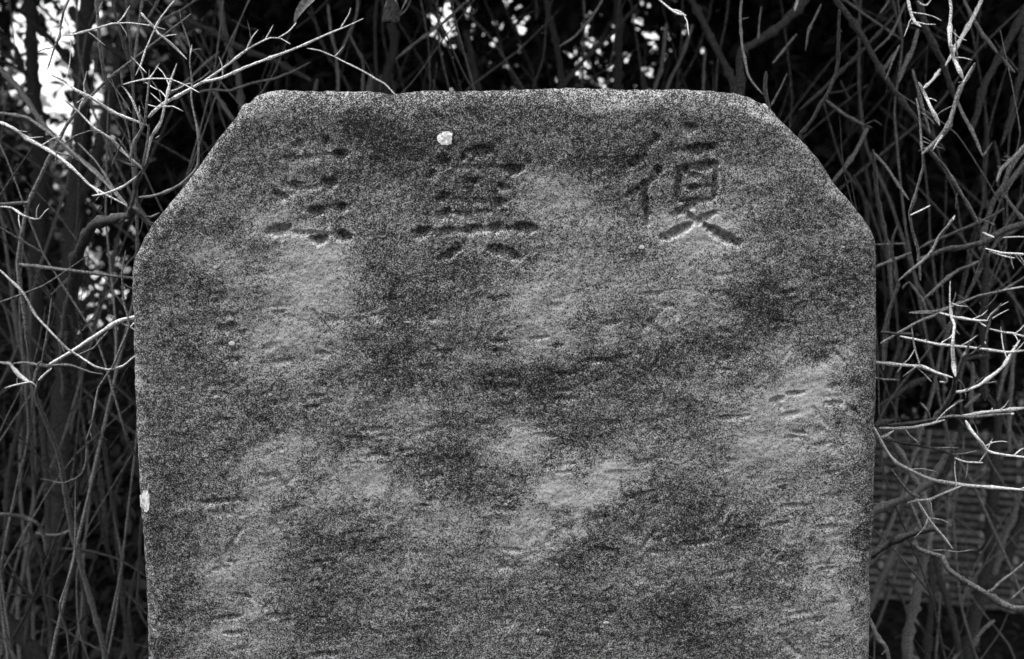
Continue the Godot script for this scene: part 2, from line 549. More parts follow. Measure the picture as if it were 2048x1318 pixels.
func tablet(face: Material) -> void:
	outline()
	carve()
	rough.seed = 5
	rough.frequency = 1.0
	rough.fractal_octaves = 4
	var ty := left_edge[left_edge.size() - 1].x       # where the flat of the top begins
	# columns crowd towards both edges, rows towards the top
	var cols := PackedFloat32Array()
	var width := 0.815
	var x := 0.0
	while x < width * 0.5:
		cols.append(x / width)
		x += 0.0004 if x < 0.006 else (0.0007 if x < 0.014 else 0.00105)
	for i in range(cols.size() - 1, -1, -1):
		cols.append(1.0 - cols[i])
	var rows := PackedFloat32Array()
	var y := -0.05
	while y < 0.9:
		rows.append(y)
		y += 0.05
	while y < ty - 0.014:
		rows.append(y)
		y += 0.00105
	var nt := 20
	for i in nt + 1:
		rows.append(lerpf(ty - 0.014, ty, float(i) / nt))
	var nc := cols.size()
	var nr := rows.size()
	var deep := [THICK, THICK - 0.004, THICK - 0.013, THICK * 0.7, THICK * 0.45, THICK * 0.25, 0.022, 0.016]     # depth of the steps of the side walls
	var ns := deep.size()
	var wide := nc + 2 * ns
	var high := nr + ns
	var v := PackedVector3Array()
	var uv := PackedVector2Array()
	v.resize(wide * high)
	uv.resize(wide * high)
	for j in high:
		var jr := mini(j, nr - 1)
		var yy := rows[jr]
		var xl := edge_at(left_edge, yy)
		var xr := edge_at(right_edge, yy)
		var steep_l := 1.0
		var steep_r := 1.0
		if yy > 1.0:
			steep_l = 1.0 / sqrt(1.0 + pow((edge_at(left_edge, yy + 0.004) - edge_at(left_edge, yy - 0.004)) / 0.008, 2.0)) if yy < ty - 0.005 else 0.75
			steep_r = 1.0 / sqrt(1.0 + pow((edge_at(right_edge, yy + 0.004) - edge_at(right_edge, yy - 0.004)) / 0.008, 2.0)) if yy < ty - 0.005 else 0.75
			# the edges are nibbled
			xl += rough.get_noise_2d(yy * 55.0, 7.0) * 0.001
			xr += rough.get_noise_2d(yy * 55.0, 91.0) * 0.001
		for i in wide:
			var ic := clampi(i - ns, 0, nc - 1)
			var px := lerpf(xl, xr, cols[ic])
			# the top few rows follow the uneven top edge
			var topy := look_up(top_edge, px) + rough.get_noise_2d(px * 60.0, 33.0) * 0.001
			var lift := clampf((yy - (ty - 0.014)) / 0.014, 0.0, 1.0)
			var py := lerpf(yy, topy, lift)
			var back := 0.0
			if i < ns: back = deep[i]
			if i >= nc + ns: back = deep[wide - 1 - i]
			if j >= nr: back = maxf(back, deep[high - 1 - j]) if (i < ns or i >= nc + ns) else deep[high - 1 - j]
			var ring := back
			var inset := 0.0
			if ring > THICK - 0.014:
				inset = 0.010 * (1.0 if ring > THICK - 0.001 else (0.4 if ring > THICK - 0.006 else 0.0))
			if back > 0.0:      # the side walls start where the worn face ends
				var e := sunk(px, py, xl, xr, steep_l, steep_r, topy) + 0.0004
				back = lerpf(e, THICK, (back - 0.016) / (THICK - 0.016))
			var zz := FRONT - back
			var qx := px
			var qy := py
			if back == 0.0:
				zz -= sunk(px, py, xl, xr, steep_l, steep_r, topy)
			else:
				var g := rough.get_noise_3d(px * 30.0, py * 30.0, back * 30.0) * 0.0016
				if i < ns: qx -= g - inset
				elif i >= nc + ns: qx += g - inset
				if j >= nr: qy += g - inset
			v[j * wide + i] = Vector3(qx, qy, zz)
			var ux := qx - (back if i < ns else 0.0) + (back if i >= nc + ns else 0.0)
			uv[j * wide + i] = Vector2(ux + 0.5, -(qy + (back if j >= nr else 0.0) - 1.65) / 0.7)
	var n := PackedVector3Array()
	n.resize(v.size())
	var ix := PackedInt32Array()
	ix.resize((wide - 1) * (high - 1) * 6)
	var at_ix := 0
	for j in high:
		for i in wide:
			var c := j * wide + i
			var dx := v[c + 1 if i < wide - 1 else c] - v[c - 1 if i > 0 else c]
			var dy := v[c + wide if j < high - 1 else c] - v[c - wide if j > 0 else c]
			var m := dx.cross(dy)
			n[c] = m.normalized() if m.length_squared() > 1e-16 else Vector3(0, 0.7, 0.7)
			if i < wide - 1 and j < high - 1:
				ix[at_ix] = c
				ix[at_ix + 1] = c + wide
				ix[at_ix + 2] = c + 1
				ix[at_ix + 3] = c + 1
				ix[at_ix + 4] = c + wide
				ix[at_ix + 5] = c + wide + 1
				at_ix += 6
	var t := thing("stone_tablet", Vector3(0, 0, FRONT - THICK * 0.5), "weathered grey sandstone tablet with chamfered top corners and three worn carved characters", "gravestone")
	obj("slab", commit(v, n, ix, uv), face, t)
	# the back of the slab
	var bv := PackedVector3Array()
	var bn := PackedVector3Array()
	var bi := PackedInt32Array()
	for j in nr + 1:
		var jj := mini(j * 1, high - 1) if j < nr else high - 1
		for s in 2:
			bv.append(v[jj * wide + (0 if s == 0 else wide - 1)])
			bn.append(Vector3(0, 0, -1))
		if j:
			var b := j * 2
			bi.append_array([b - 2, b - 1, b, b - 1, b + 1, b])
	obj("back_face", commit(bv, bn, bi), M.stone, t)
	# pale crusts of lichen
	var spots := [[890, 276, 19, 17, "white round lichen patch with a notched right rim"], [462, 687, 8, 5, "small white lichen fleck low on the left"], [289, 1003, 12, 27, "white half round lichen patch on the left edge"]]
	for s in spots:
		lichen(t, s)
	for s in [[848, 201, 5, 3], [1482, 229, 7, 2], [563, 904, 7, 4], [304, 1150, 3, 3], [318, 1249, 2, 2], [770, 760, 4, 4], [815, 644, 11, 2], [1132, 312, 2, 6], [660, 301, 3, 4], [430, 534, 6, 5], [1284, 494, 8, 6], [1688, 494, 4, 3], [1673, 675, 3, 3], [1076, 1262, 4, 5], [1213, 1246, 9, 4], [566, 380, 3, 4]]:
		lichen(t, [s[0], s[1], s[2] * 0.8, s[3] * 0.8, ""])


func face_z(p: Vector2) -> float:
	var xl := edge_at(left_edge, p.y)
	var xr := edge_at(right_edge, p.y)
	return FRONT - sunk(p.x, p.y, xl, xr, 0.95, 0.95, look_up(top_edge, p.x))


func lichen(t: Node3D, s: Array) -> void:
	var v := PackedVector3Array()
	var n := PackedVector3Array()
	var ix := PackedInt32Array()
	var k := 30
	var rings := 5
	var edge := PackedFloat32Array()
	for a in k:
		edge.append(1.0 + rng.randf_range(-0.14, 0.12))
	if s[0] == 890:      # the notch
		for a in [0, 1, 28, 29]: edge[a] = 0.84
		edge[3] = 1.2
	var big: bool = s[2] > 10
	for r in rings + 1:
		var f := float(r) / rings
		for a in k:
			var an := TAU * a / k
			var px: float = s[0] + cos(an) * s[2] * f * lerpf(1.0, edge[a], f)
			var py: float = s[1] - sin(an) * s[3] * f * lerpf(1.0, edge[a], f)
			var p := on_face(px, py)
			var z := face_z(p) + (0.0012 if big else 0.0009) * (1.0 - f * f) + rng.randf_range(0.0, 0.0005)
			if r == rings: z = face_z(p) - 0.0025
			if s[0] == 289:      # wraps round the edge of the slab
				var xl := edge_at(left_edge, p.y)
				if p.x < xl + 0.002:
					z = FRONT - 0.014 - (xl + 0.002 - p.x)
					p.x = xl - 0.0015
			v.append(Vector3(p.x, p.y, z))
			n.append(Vector3(rng.randf_range(-0.3, 0.3), rng.randf_range(-0.3, 0.3), 1).normalized())
		if r:
			var b := (r - 1) * k
			for a in k:
				var a2 := (a + 1) % k
				ix.append_array([b + a, b + a2, b + k + a, b + a2, b + k + a2, b + k + a])
	var o := obj("lichen_patch", commit(v, n, ix), M.lichen, t)
	if s[4]: tag(o, s[4])


# The colour of the stone: pale and dark mineral grains, with darker growth and paler scoured stains.
func stone_map() -> Array:
	var W := 2048
	var H := 1434
	var sw := 256
	var sh := 180
	var nz := FastNoiseLite.new()
	nz.seed = 11
	nz.frequency = 0.02
	nz.fractal_octaves = 5
	var stain := Image.create(sw, sh, false, Image.FORMAT_RF)
	var blobs := [
		[615, 570, 95, 120, 0.55], [590, 720, 110, 110, 0.25], [560, 440, 70, 40, 0.3], [1090, 630, 90, 90, 0.6], [1100, 395, 70, 50, 0.45], [1040, 470, 90, 50, 0.2], [1330, 560, 90, 90, 0.3], [1410, 470, 90, 70, 0.4], [1180, 470, 60, 60, 0.2],
		[1235, 945, 55, 35, 0.6], [1165, 975, 60, 45, 0.75], [1100, 1020, 60, 45, 0.6], [1030, 1080, 50, 35, 0.4], [1030, 880, 55, 45, 0.65], [1600, 790, 90, 60, 0.65], [1560, 880, 110, 70, 0.4], [1660, 1130, 50, 190, 0.5], [1500, 940, 110, 60, 0.3], [700, 930, 80, 60, 0.4], [745, 975, 50, 45, 0.5],
		[530, 1010, 45, 100, 0.45], [880, 1050, 110, 50, 0.4], [455, 1180, 60, 130, 0.45], [850, 820, 55, 50, 0.4], [425, 520, 35, 50, 0.4], [1640, 740, 60, 50, 0.3], [550, 905, 50, 30, 0.4], [1340, 760, 80, 40, 0.15], [900, 1190, 120, 60, 0.15], [1250, 1150, 60, 50, 0.2],
		[820, 270, 120, 60, -0.7], [950, 225, 280, 45, -0.5], [740, 340, 80, 90, -0.5], [1200, 330, 110, 60, -0.3], [800, 655, 55, 75, -0.9], [1150, 760, 200, 60, -0.7], [1000, 775, 70, 35, -0.6], [1560, 610, 110, 90, -0.6], [330, 1120, 60, 230, -0.6], [330, 720, 60, 180, -0.4],
		[430, 625, 60, 60, -0.4], [930, 930, 80, 60, -0.5], [1230, 1085, 120, 60, -0.6], [1420, 1080, 120, 60, -0.4], [1260, 1240, 180, 90, -0.6], [700, 1230, 160, 60, -0.3], [1735, 920, 25, 200, -0.5], [1440, 250, 80, 40, -0.3], [1260, 700, 80, 90, -0.4], [1480, 700, 80, 60, -0.3],
		[480, 820, 90, 60, -0.2], [1400, 1250, 120, 60, -0.3], [880, 600, 60, 60, -0.3], [350, 480, 60, 90, -0.2], [640, 850, 60, 30, -0.3], [1720, 1050, 40, 60, -0.3]]
	for j in sh:
		for i in sw:
			var mx := (i + 0.5) / sw - 0.5
			var my := 1.65 - (j + 0.5) / sh * 0.7
			var w := Vector3(mx, my, FRONT) - EYE
			w = w.rotated(Vector3(1, 0, 0), deg_to_rad(-PITCH))
			var px := 1024.0 - w.x / w.z * F + nz.get_noise_2d(i * 4.0, j * 4.0) * 70.0
			var py := 659.0 + w.y / w.z * F + nz.get_noise_2d(i * 4.0 + 500, j * 4.0) * 60.0
			var s := nz.get_noise_2d(i * 2.0, j * 3.0 + 300) * 0.42 + nz.get_noise_2d(i * 0.5, j * 0.7 + 900) * 0.12 - 0.02
			for b in blobs:
				var q := pow((px - b[0]) / b[2], 2.0) + pow((py - b[1]) / b[3], 2.0)
				if q < 5.0:
					s += b[4] * exp(-q) * (1.25 if b[4] > 0.0 else 0.34)
			stain.set_pixel(i, j, Color(s, 0, 0))
	stain.resize(W, H, Image.INTERPOLATE_CUBIC)
	var s_data := stain.get_data().to_float32_array()
	# grains of about one and of about half a millimetre
	var coarse := PackedFloat32Array()
	var gw := 1560
	var gh := 1092
	coarse.resize(gw * gh)
	for i in coarse.size(): coarse[i] = rng.randf()
	var ci := Image.create_from_data(gw, gh, false, Image.FORMAT_RF, coarse.to_byte_array())
	ci.resize(W, H, Image.INTERPOLATE_BILINEAR)
	var c_data := ci.get_data().to_float32_array()
	nz.frequency = 0.045
	nz.fractal_octaves = 4
	var mottle := nz.get_image(W, H, false, false, false)
	mottle.convert(Image.FORMAT_L8)
	var m_data := mottle.get_data()
	var color := PackedByteArray()
	color.resize(W * H)
	var lump := PackedByteArray()
	lump.resize(W * H)
	for k in W * H:
		var g := c_data[k] * 0.66 + rng.randf() * 0.34
		# the share of dark grains follows the stain
		var s := s_data[k] + (m_data[k] - 128) * 0.0034
		var thr := clampf(0.52 - 0.34 * s, 0.2, 0.78)
		var t := clampf((g - thr + 0.24) / 0.48, 0.0, 1.0)
		t = t * t * (3.0 - 2.0 * t)
		color[k] = int(LO + (HI - LO) * t + (c_data[k] - 0.5) * 22.0)
		lump[k] = int(clampf(g, 0.0, 1.0) * 255.0)
	var im := Image.create_from_data(W, H, false, Image.FORMAT_L8, color)
	im.convert(Image.FORMAT_RGB8)
	var bump := Image.create_from_data(W, H, false, Image.FORMAT_L8, lump)
	bump.convert(Image.FORMAT_RGB8)
	return [ImageTexture.create_from_image(im), ImageTexture.create_from_image(bump)]


const LO := 32.0
const HI := 166.0


# ---------------------------------------------------------------- the setting
func ground() -> void:
	var n := FastNoiseLite.new()
	n.seed = 3
	n.frequency = 1.0
	n.fractal_octaves = 4
	var v := PackedVector3Array()
	var ix := PackedInt32Array()
	var xs := PackedFloat32Array()
	var q := 0.0
	while q < 60.0:
		xs.append(q)
		q += 0.05 if q < 4.0 else (0.2 if q < 9.0 else 3.0)
	var side := PackedFloat32Array()
	for i in range(xs.size() - 1, 0, -1): side.append(-xs[i])
	side.append_array(xs)
	var zs := side
	var w := side.size()
	for z in zs:
		for x in side:
			var y := n.get_noise_2d(x * 1.2, z * 1.2) * 0.03 + n.get_noise_2d(x * 9.0, z * 9.0) * 0.012
			if absf(x) > 12.0 or absf(z) > 12.0: y = -0.02
			v.append(Vector3(x, y - 0.02, z - 2.5))
	for j in w - 1:
		for i in w - 1:
			var c := j * w + i
			ix.append_array([c, c + 1, c + w, c + 1, c + w + 1, c + w])
	var nn := PackedVector3Array()
	nn.resize(v.size())
	for j in w:
		for i in w:
			var c := j * w + i
			var dx := v[c + 1 if i < w - 1 else c] - v[c - 1 if i else c]
			var dz := v[c + w if j < w - 1 else c] - v[c - w if j else c]
			nn[c] = dz.cross(dx).normalized()
	var o := obj("ground", commit(v, nn, ix), M.soil)
	tag(o, "dark bare soil under the thicket", "", "", "structure")
	# a pale paved yard far beyond the thicket, seen only through gaps
	var yard := PlaneMesh.new()
	yard.size = Vector2(60, 34)
	var y := obj("yard", yard, M.paving)
	y.position = Vector3(-8, 0.012, -28)
	tag(y, "pale paved yard beyond the trees", "", "", "structure")


func litter(lm: Mesh) -> void:
	var mm := MultiMesh.new()
	mm.transform_format = MultiMesh.TRANSFORM_3D
	mm.mesh = lm
	mm.instance_count = 9000
	for i in 9000:
		var b := Basis.from_euler(Vector3(rng.randf_range(-0.4, 0.4), rng.randf() * TAU, rng.randf_range(-0.5, 0.5)))
		mm.set_instance_transform(i, Transform3D(b.scaled(Vector3.ONE * rng.randf_range(0.6, 1.2)), Vector3(rng.randf_range(-3.2, 3.2), rng.randf_range(-0.01, 0.025), rng.randf_range(-5.0, -1.2))))
	var o := MultiMeshInstance3D.new()
	o.name = "leaf_litter"
	o.multimesh = mm
	o.material_override = M.dead_leaf
	tag(o, "dead leaves scattered on the soil", "", "", "stuff")
	add_child(o, true)


func brick_mesh(l: float, h: float, d: float) -> ArrayMesh:
	# a long thin brick with worn, chamfered edges
	var c := 0.0028
	var st := SurfaceTool.new()
	st.begin(Mesh.PRIMITIVE_TRIANGLES)
	st.set_smooth_group(-1)
	var x := l * 0.5
	var y := h * 0.5
	var a := [Vector3(-x + c, -y + c, 0), Vector3(x - c, -y + c, 0), Vector3(x - c, y - c, 0), Vector3(-x + c, y - c, 0)]
	var b := [Vector3(-x, -y, -c), Vector3(x, -y, -c), Vector3(x, y, -c), Vector3(-x, y, -c)]
	for i in 4:
		a[i] += Vector3(rng.randf_range(-1, 1), rng.randf_range(-1, 1), rng.randf_range(-1, 1)) * 0.0012
	var quad := func(p: Vector3, q: Vector3, r: Vector3, s: Vector3):
		for k in [p, s, r, p, r, q]: st.add_vertex(k)
	quad.call(a[0], a[1], a[2], a[3])
	for i in 4:
		var k := (i + 1) % 4
		quad.call(b[i], b[k], a[k], a[i])
		quad.call(b[i] + Vector3(0, 0, -d), b[k] + Vector3(0, 0, -d), b[k], b[i])
	st.generate_normals()
	return st.commit()


# The low wall of long thin bricks with deep raked beds behind the thicket; it comes nearer towards the right.
func brick_wall() -> void:
	var near := Vector3(1.62, 0, -4.72)
	var along := Vector3(-1, 0, -0.36).normalized()
	var face := Vector3(-along.z, 0, along.x)
	if face.z < 0: face = -face
	var turn := Basis(-along, UP, (-along).cross(UP))
	var t := thing("brick_wall", near, "low dark wall of long thin bricks with deep raked joints behind the thicket", "wall")
	var course := 0.0285
	var long := 0.222
	var shapes := []
	for i in 5: shapes.append(brick_mesh(long - 0.017, course - 0.0095, 0.06))
	var many := 31
	var rows := 22
	var singles := 0
	var rest := SurfaceTool.new()
	rest.begin(Mesh.PRIMITIVE_TRIANGLES)
	var fill := SurfaceTool.new()
	fill.begin(Mesh.PRIMITIVE_TRIANGLES)
	for r in rows:
		for i in many:
			var s := (i - 5 + (0.5 if r % 2 else 0.0)) * long + rng.randf_range(-0.003, 0.003)
			var p := along * s + UP * (course * (r + 0.5) - 0.01) + face * rng.randf_range(-0.002, 0.003)
			var seen := (s < 0.62 and r >= 1) or (s > 3.3 and s < 4.2 and r < 11)
			var shape: Mesh = shapes[rng.randi() % 5]
			var turned := turn.rotated(UP, rng.randf_range(-0.01, 0.01))
			if seen and singles < 290:
				singles += 1
				var o := MeshInstance3D.new()
				o.name = "brick" if singles == 1 else "brick_%03d" % (singles - 1)
				o.mesh = shape
				o.material_override = [M.brick_a, M.brick_b, M.brick_c][rng.randi() % 3]
				o.transform = Transform3D(turned, p)
				t.add_child(o, true)
			else:
				rest.append_from(shape, 0, Transform3D(turned, p))
			# the pale mortar of the upright joint
			var j := BoxMesh.new()
			j.size = Vector3(0.0165, course - 0.004, 0.05)
			fill.append_from(j, 0, Transform3D(turn, p + along * long * 0.5 - face * 0.029))
	var o := obj("brick_courses", rest.commit(), M.brick_b, t)
	o.position = Vector3.ZERO
	tag(o, "", "", "", "stuff")
	var f := obj("mortar", fill.commit(), M.mortar, t)
	f.position = Vector3.ZERO
	tag(f, "", "", "", "stuff")
	var core := BoxMesh.new()
	core.size = Vector3(many * long + 0.1, rows * course, 0.16)
	var c := obj("core", core, M.bed, t)
	c.transform = Transform3D(turn, along * (many * 0.5 - 5.2) * long + UP * (rows * course * 0.5 - 0.012) - face * 0.103)


func far_wall() -> void:
	var t := thing("garden_wall", Vector3(-6, 0, -19), "long pale plastered wall far beyond the trees seen through gaps at left", "wall")
	var b := BoxMesh.new()
	b.size = Vector3(14, 1.5, 0.2)
	var o := obj("wall_panel", b, M.plaster, t)
	o.position = Vector3(0, 0.75, 0)
	var c := BoxMesh.new()
	c.size = Vector3(14.2, 0.08, 0.32)
	var k := obj("coping", c, M.plaster, t)
	k.position = Vector3(0, 1.542, 0)


func _ready() -> void:
	rng.seed = 20240
	# ---- camera, light, exposure
	var cam := Camera3D.new()
	cam.name = "camera"
	cam.position = EYE
	cam.rotation_degrees.x = PITCH
	cam.fov = rad_to_deg(2.0 * atan(659.0 / F))
	cam.near = 0.05
	cam.far = 300.0
	var lens := CameraAttributesPhysical.new()
	lens.frustum_focal_length = 51.16
	lens.frustum_focus_distance = 1.57
	lens.frustum_near = 0.05
	lens.frustum_far = 300.0
	lens.exposure_aperture = 7.5
	cam.attributes = lens
	add_child(cam)
	cam.current = true
	var env := Environment.new()
	env.background_mode = Environment.BG_SKY
	var sm := ProceduralSkyMaterial.new()
	sm.sky_top_color = grey(0.6)
	sm.sky_horizon_color = grey(0.44)
	sm.sky_curve = 0.35
	sm.ground_horizon_color = grey(0.3)
	sm.ground_bottom_color = grey(0.1)
	sm.sun_angle_max = 0.0
	var sky := Sky.new()
	sky.sky_material = sm
	env.sky = sky
	env.tonemap_mode = Environment.TONE_MAPPER_LINEAR
	env.tonemap_exposure = 3.95
	env.sdfgi_enabled = true
	env.ssao_enabled = true
	env.ssil_enabled = true
	var we := WorldEnvironment.new()
	we.name = "air"
	we.environment = env
	add_child(we)
	var sun := DirectionalLight3D.new()
	sun.name = "sun"
	sun.light_energy = 0.5
	sun.light_angular_distance = 14.0
	sun.light_color = Color.WHITE
	sun.shadow_enabled = true
	sun.sky_mode = DirectionalLight3D.SKY_MODE_LIGHT_ONLY
	add_child(sun)
	sun.look_at_from_position(Vector3(-0.46, 0.87, 0.13) * 10.0, Vector3.ZERO)

	# ---- materials: greys, as the photograph is
	var bark := noise_tex(0.035, 0.16, 1.0, 21, 5)
	var blotch := noise_tex(0.02, 0.4, 1.0, 22, 5)
	M.pale = mat(0.9, 0.75, bark, 44.0, 0.04)
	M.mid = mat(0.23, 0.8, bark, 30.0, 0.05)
	M.dark = mat(0.075, 0.85, bark, 22.0, 0.06)  # dark bark on near boughs; on deeper stems also shade put into the colour
	M.soil = mat(0.04, 0.95, blotch, 3.0, 0.5)
	M.stone = mat(0.16, 0.95, blotch, 6.0, 0.2)
	M.lichen = mat(0.82, 0.9, noise_tex(0.05, 0.88, 1.0, 25, 4), 45.0, 0.04)
	M.brick_a = mat(0.2, 0.85, blotch, 9.0, 0.1)
	M.brick_b = mat(0.26, 0.85, blotch, 8.0, 0.1)
	M.brick_c = mat(0.34, 0.85, blotch, 7.0, 0.1)
	M.mortar = mat(0.66, 0.95, blotch, 11.0, 0.1)
	M.bed = mat(0.02, 0.95)
	M.paving = mat(0.55, 0.9, blotch, 0.6)
	M.plaster = mat(0.75, 0.9, blotch, 0.5)
	M.leaf = mat(0.05, 0.42)
	M.leaf.backlight_enabled = true
	M.leaf.backlight = Color(0.18, 0.18, 0.18)
	M.dead_leaf = mat(0.06, 0.9, blotch, 20.0)
	M.grey_leaf = mat(0.24, 0.6, blotch, 30.0, 0.03)
	var maps := stone_map()
	var face := StandardMaterial3D.new()
	face.albedo_texture = maps[0]
	face.roughness = 0.95
	face.metallic_specular = 0.2
	face.heightmap_enabled = true
	face.heightmap_texture = maps[1]
	face.heightmap_scale = 0.015

	# ---- large things
	ground()
	tablet(face)
	brick_wall()
	far_wall()
	var lm := leaf_mesh(0.088, 0.036, 0.12)
	trees(lm)
	litter(leaf_mesh(0.05, 0.026, 0.2))
	traced()
	bushes()
	small_things()


func trees(lm: Mesh) -> void:
	var lm2 := leaf_mesh(0.16, 0.075, 0.12)
	var gaps := [[Vector3(-1.82, 1.98, -5.6), Vector3(0.32, 0.5, 1.8), 0.035], [Vector3(-2.1, 1.9, -5.6), Vector3(0.16, 0.34, 1.8), 0.0], [Vector3(-1.5, 2.2, -5.6), Vector3(0.2, 0.28, 1.8), 0.02], [Vector3(-1.79, 1.04, -5.8), Vector3(0.13, 0.28, 1.8), 0.0], [Vector3(-1.92, 1.47, -5.8), Vector3(0.14, 0.2, 1.8), 0.0],
		[Vector3(-1.7, 1.63, -5.8), Vector3(0.16, 0.12, 1.6), 0.2], [Vector3(-0.26, 2.12, -5.8), Vector3(0.12, 0.15, 1.6), 0.03], [Vector3(-0.02, 2.1, -5.8), Vector3(0.12, 0.16, 1.6), 0.3], [Vector3(0.3, 1.95, -5.8), Vector3(0.12, 0.12, 1.6), 0.2], [Vector3(0.6, 1.98, -5.8), Vector3(0.34, 0.28, 1.6), 0.33], [Vector3(0.0, 1.84, -5.8), Vector3(0.3, 0.1, 1.6), 0.4]]
	var labels := ["dark evergreen with small sky gaps, behind the upper left branches", "dark leafy evergreen behind the left shoulder of the stone tablet", "dark evergreen with bright sky spots above the middle of the tablet", "dark evergreen behind the tablet's top right corner", "dense dark evergreen behind the twigs right of the tablet", "dark evergreen at the right edge above the brick wall"]
	var xs := [-2.35, -1.25, -0.25, 0.75, 1.6, 2.5]
	for i in 6:
		var x: float = xs[i]
		evergreen(Vector3(x, 0, -6.0 - 0.25 * (i % 2)), 4.0, Vector3(x, 2.0, -5.9 - 0.2 * (i % 2)), Vector3(0.85, 1.75, 0.75), 27000, gaps, labels[i], lm, lm2)
	# unseen trees added on the photographer's side, whose shade leaves only the light from above on the stone
	for f in [[-2.6, 3.2, "tall evergreen added for shade behind the camera to the left"], [-0.9, 4.0, "tall evergreen added for shade straight behind the camera"], [1.0, 3.6, "tall evergreen added for shade behind the camera to the right"], [2.9, 3.0, "tall evergreen added for shade well right of the camera"]]:
		evergreen(Vector3(f[0], 0, f[1]), 9.0, Vector3(f[0], 4.4, f[1]), Vector3(1.3, 4.2, 1.1), 9000, [], f[2], lm2)
	# the thicket goes on to both sides
	for f in [[-4.0, -2.6, "evergreen outside the frame to the left, level with the tablet"], [-4.4, -4.6, "evergreen outside the frame at the left end of the wall"], [4.0, -2.8, "evergreen outside the frame to the right, level with the tablet"], [4.3, -4.7, "evergreen outside the frame at the right end of the wall"]]:
		evergreen(Vector3(f[0], 0, f[1]), 4.5, Vector3(f[0], 2.2, f[1]), Vector3(1.0, 2.0, 1.0), 5000, [], f[2], lm2)
	# leafy bushes added to darken the lower left, hiding paler wall and ground
	for f in [[-0.85, -3.9, "low leafy evergreen bush added to darken the space beside the tablet's lower left edge"], [-1.6, -4.2, "low leafy evergreen bush added to darken the lower left corner"]]:
		evergreen(Vector3(f[0], 0, f[1]), 1.2, Vector3(f[0], 0.5, f[1]), Vector3(0.5, 0.62, 0.4), 9000, [], f[2], leaf_mesh(0.05, 0.022, 0.12))
	# a second row, left open where the photograph shows the sky
	var far := [[-2.2, 2.1, 0.9, "far dark tree in the gap between the left branches and the tablet's corner"], [-4.3, 1.1, 0.5, "low far tree behind the left edge of the thicket"], [0.2, 1.05, 1.7, "low far dark tree hidden behind the tablet"], [2.6, 2.3, 1.1, "far dark tree above the tablet's right shoulder"], [4.4, 2.3, 1.1, "far dark tree behind the twigs at the right edge"]]
	for f in far:
		evergreen(Vector3(f[0], 0, -11), 4.0, Vector3(f[0], f[1], -11), Vector3(f[2], f[1] * 0.95, 0.9), 11000, [], f[3], lm2)


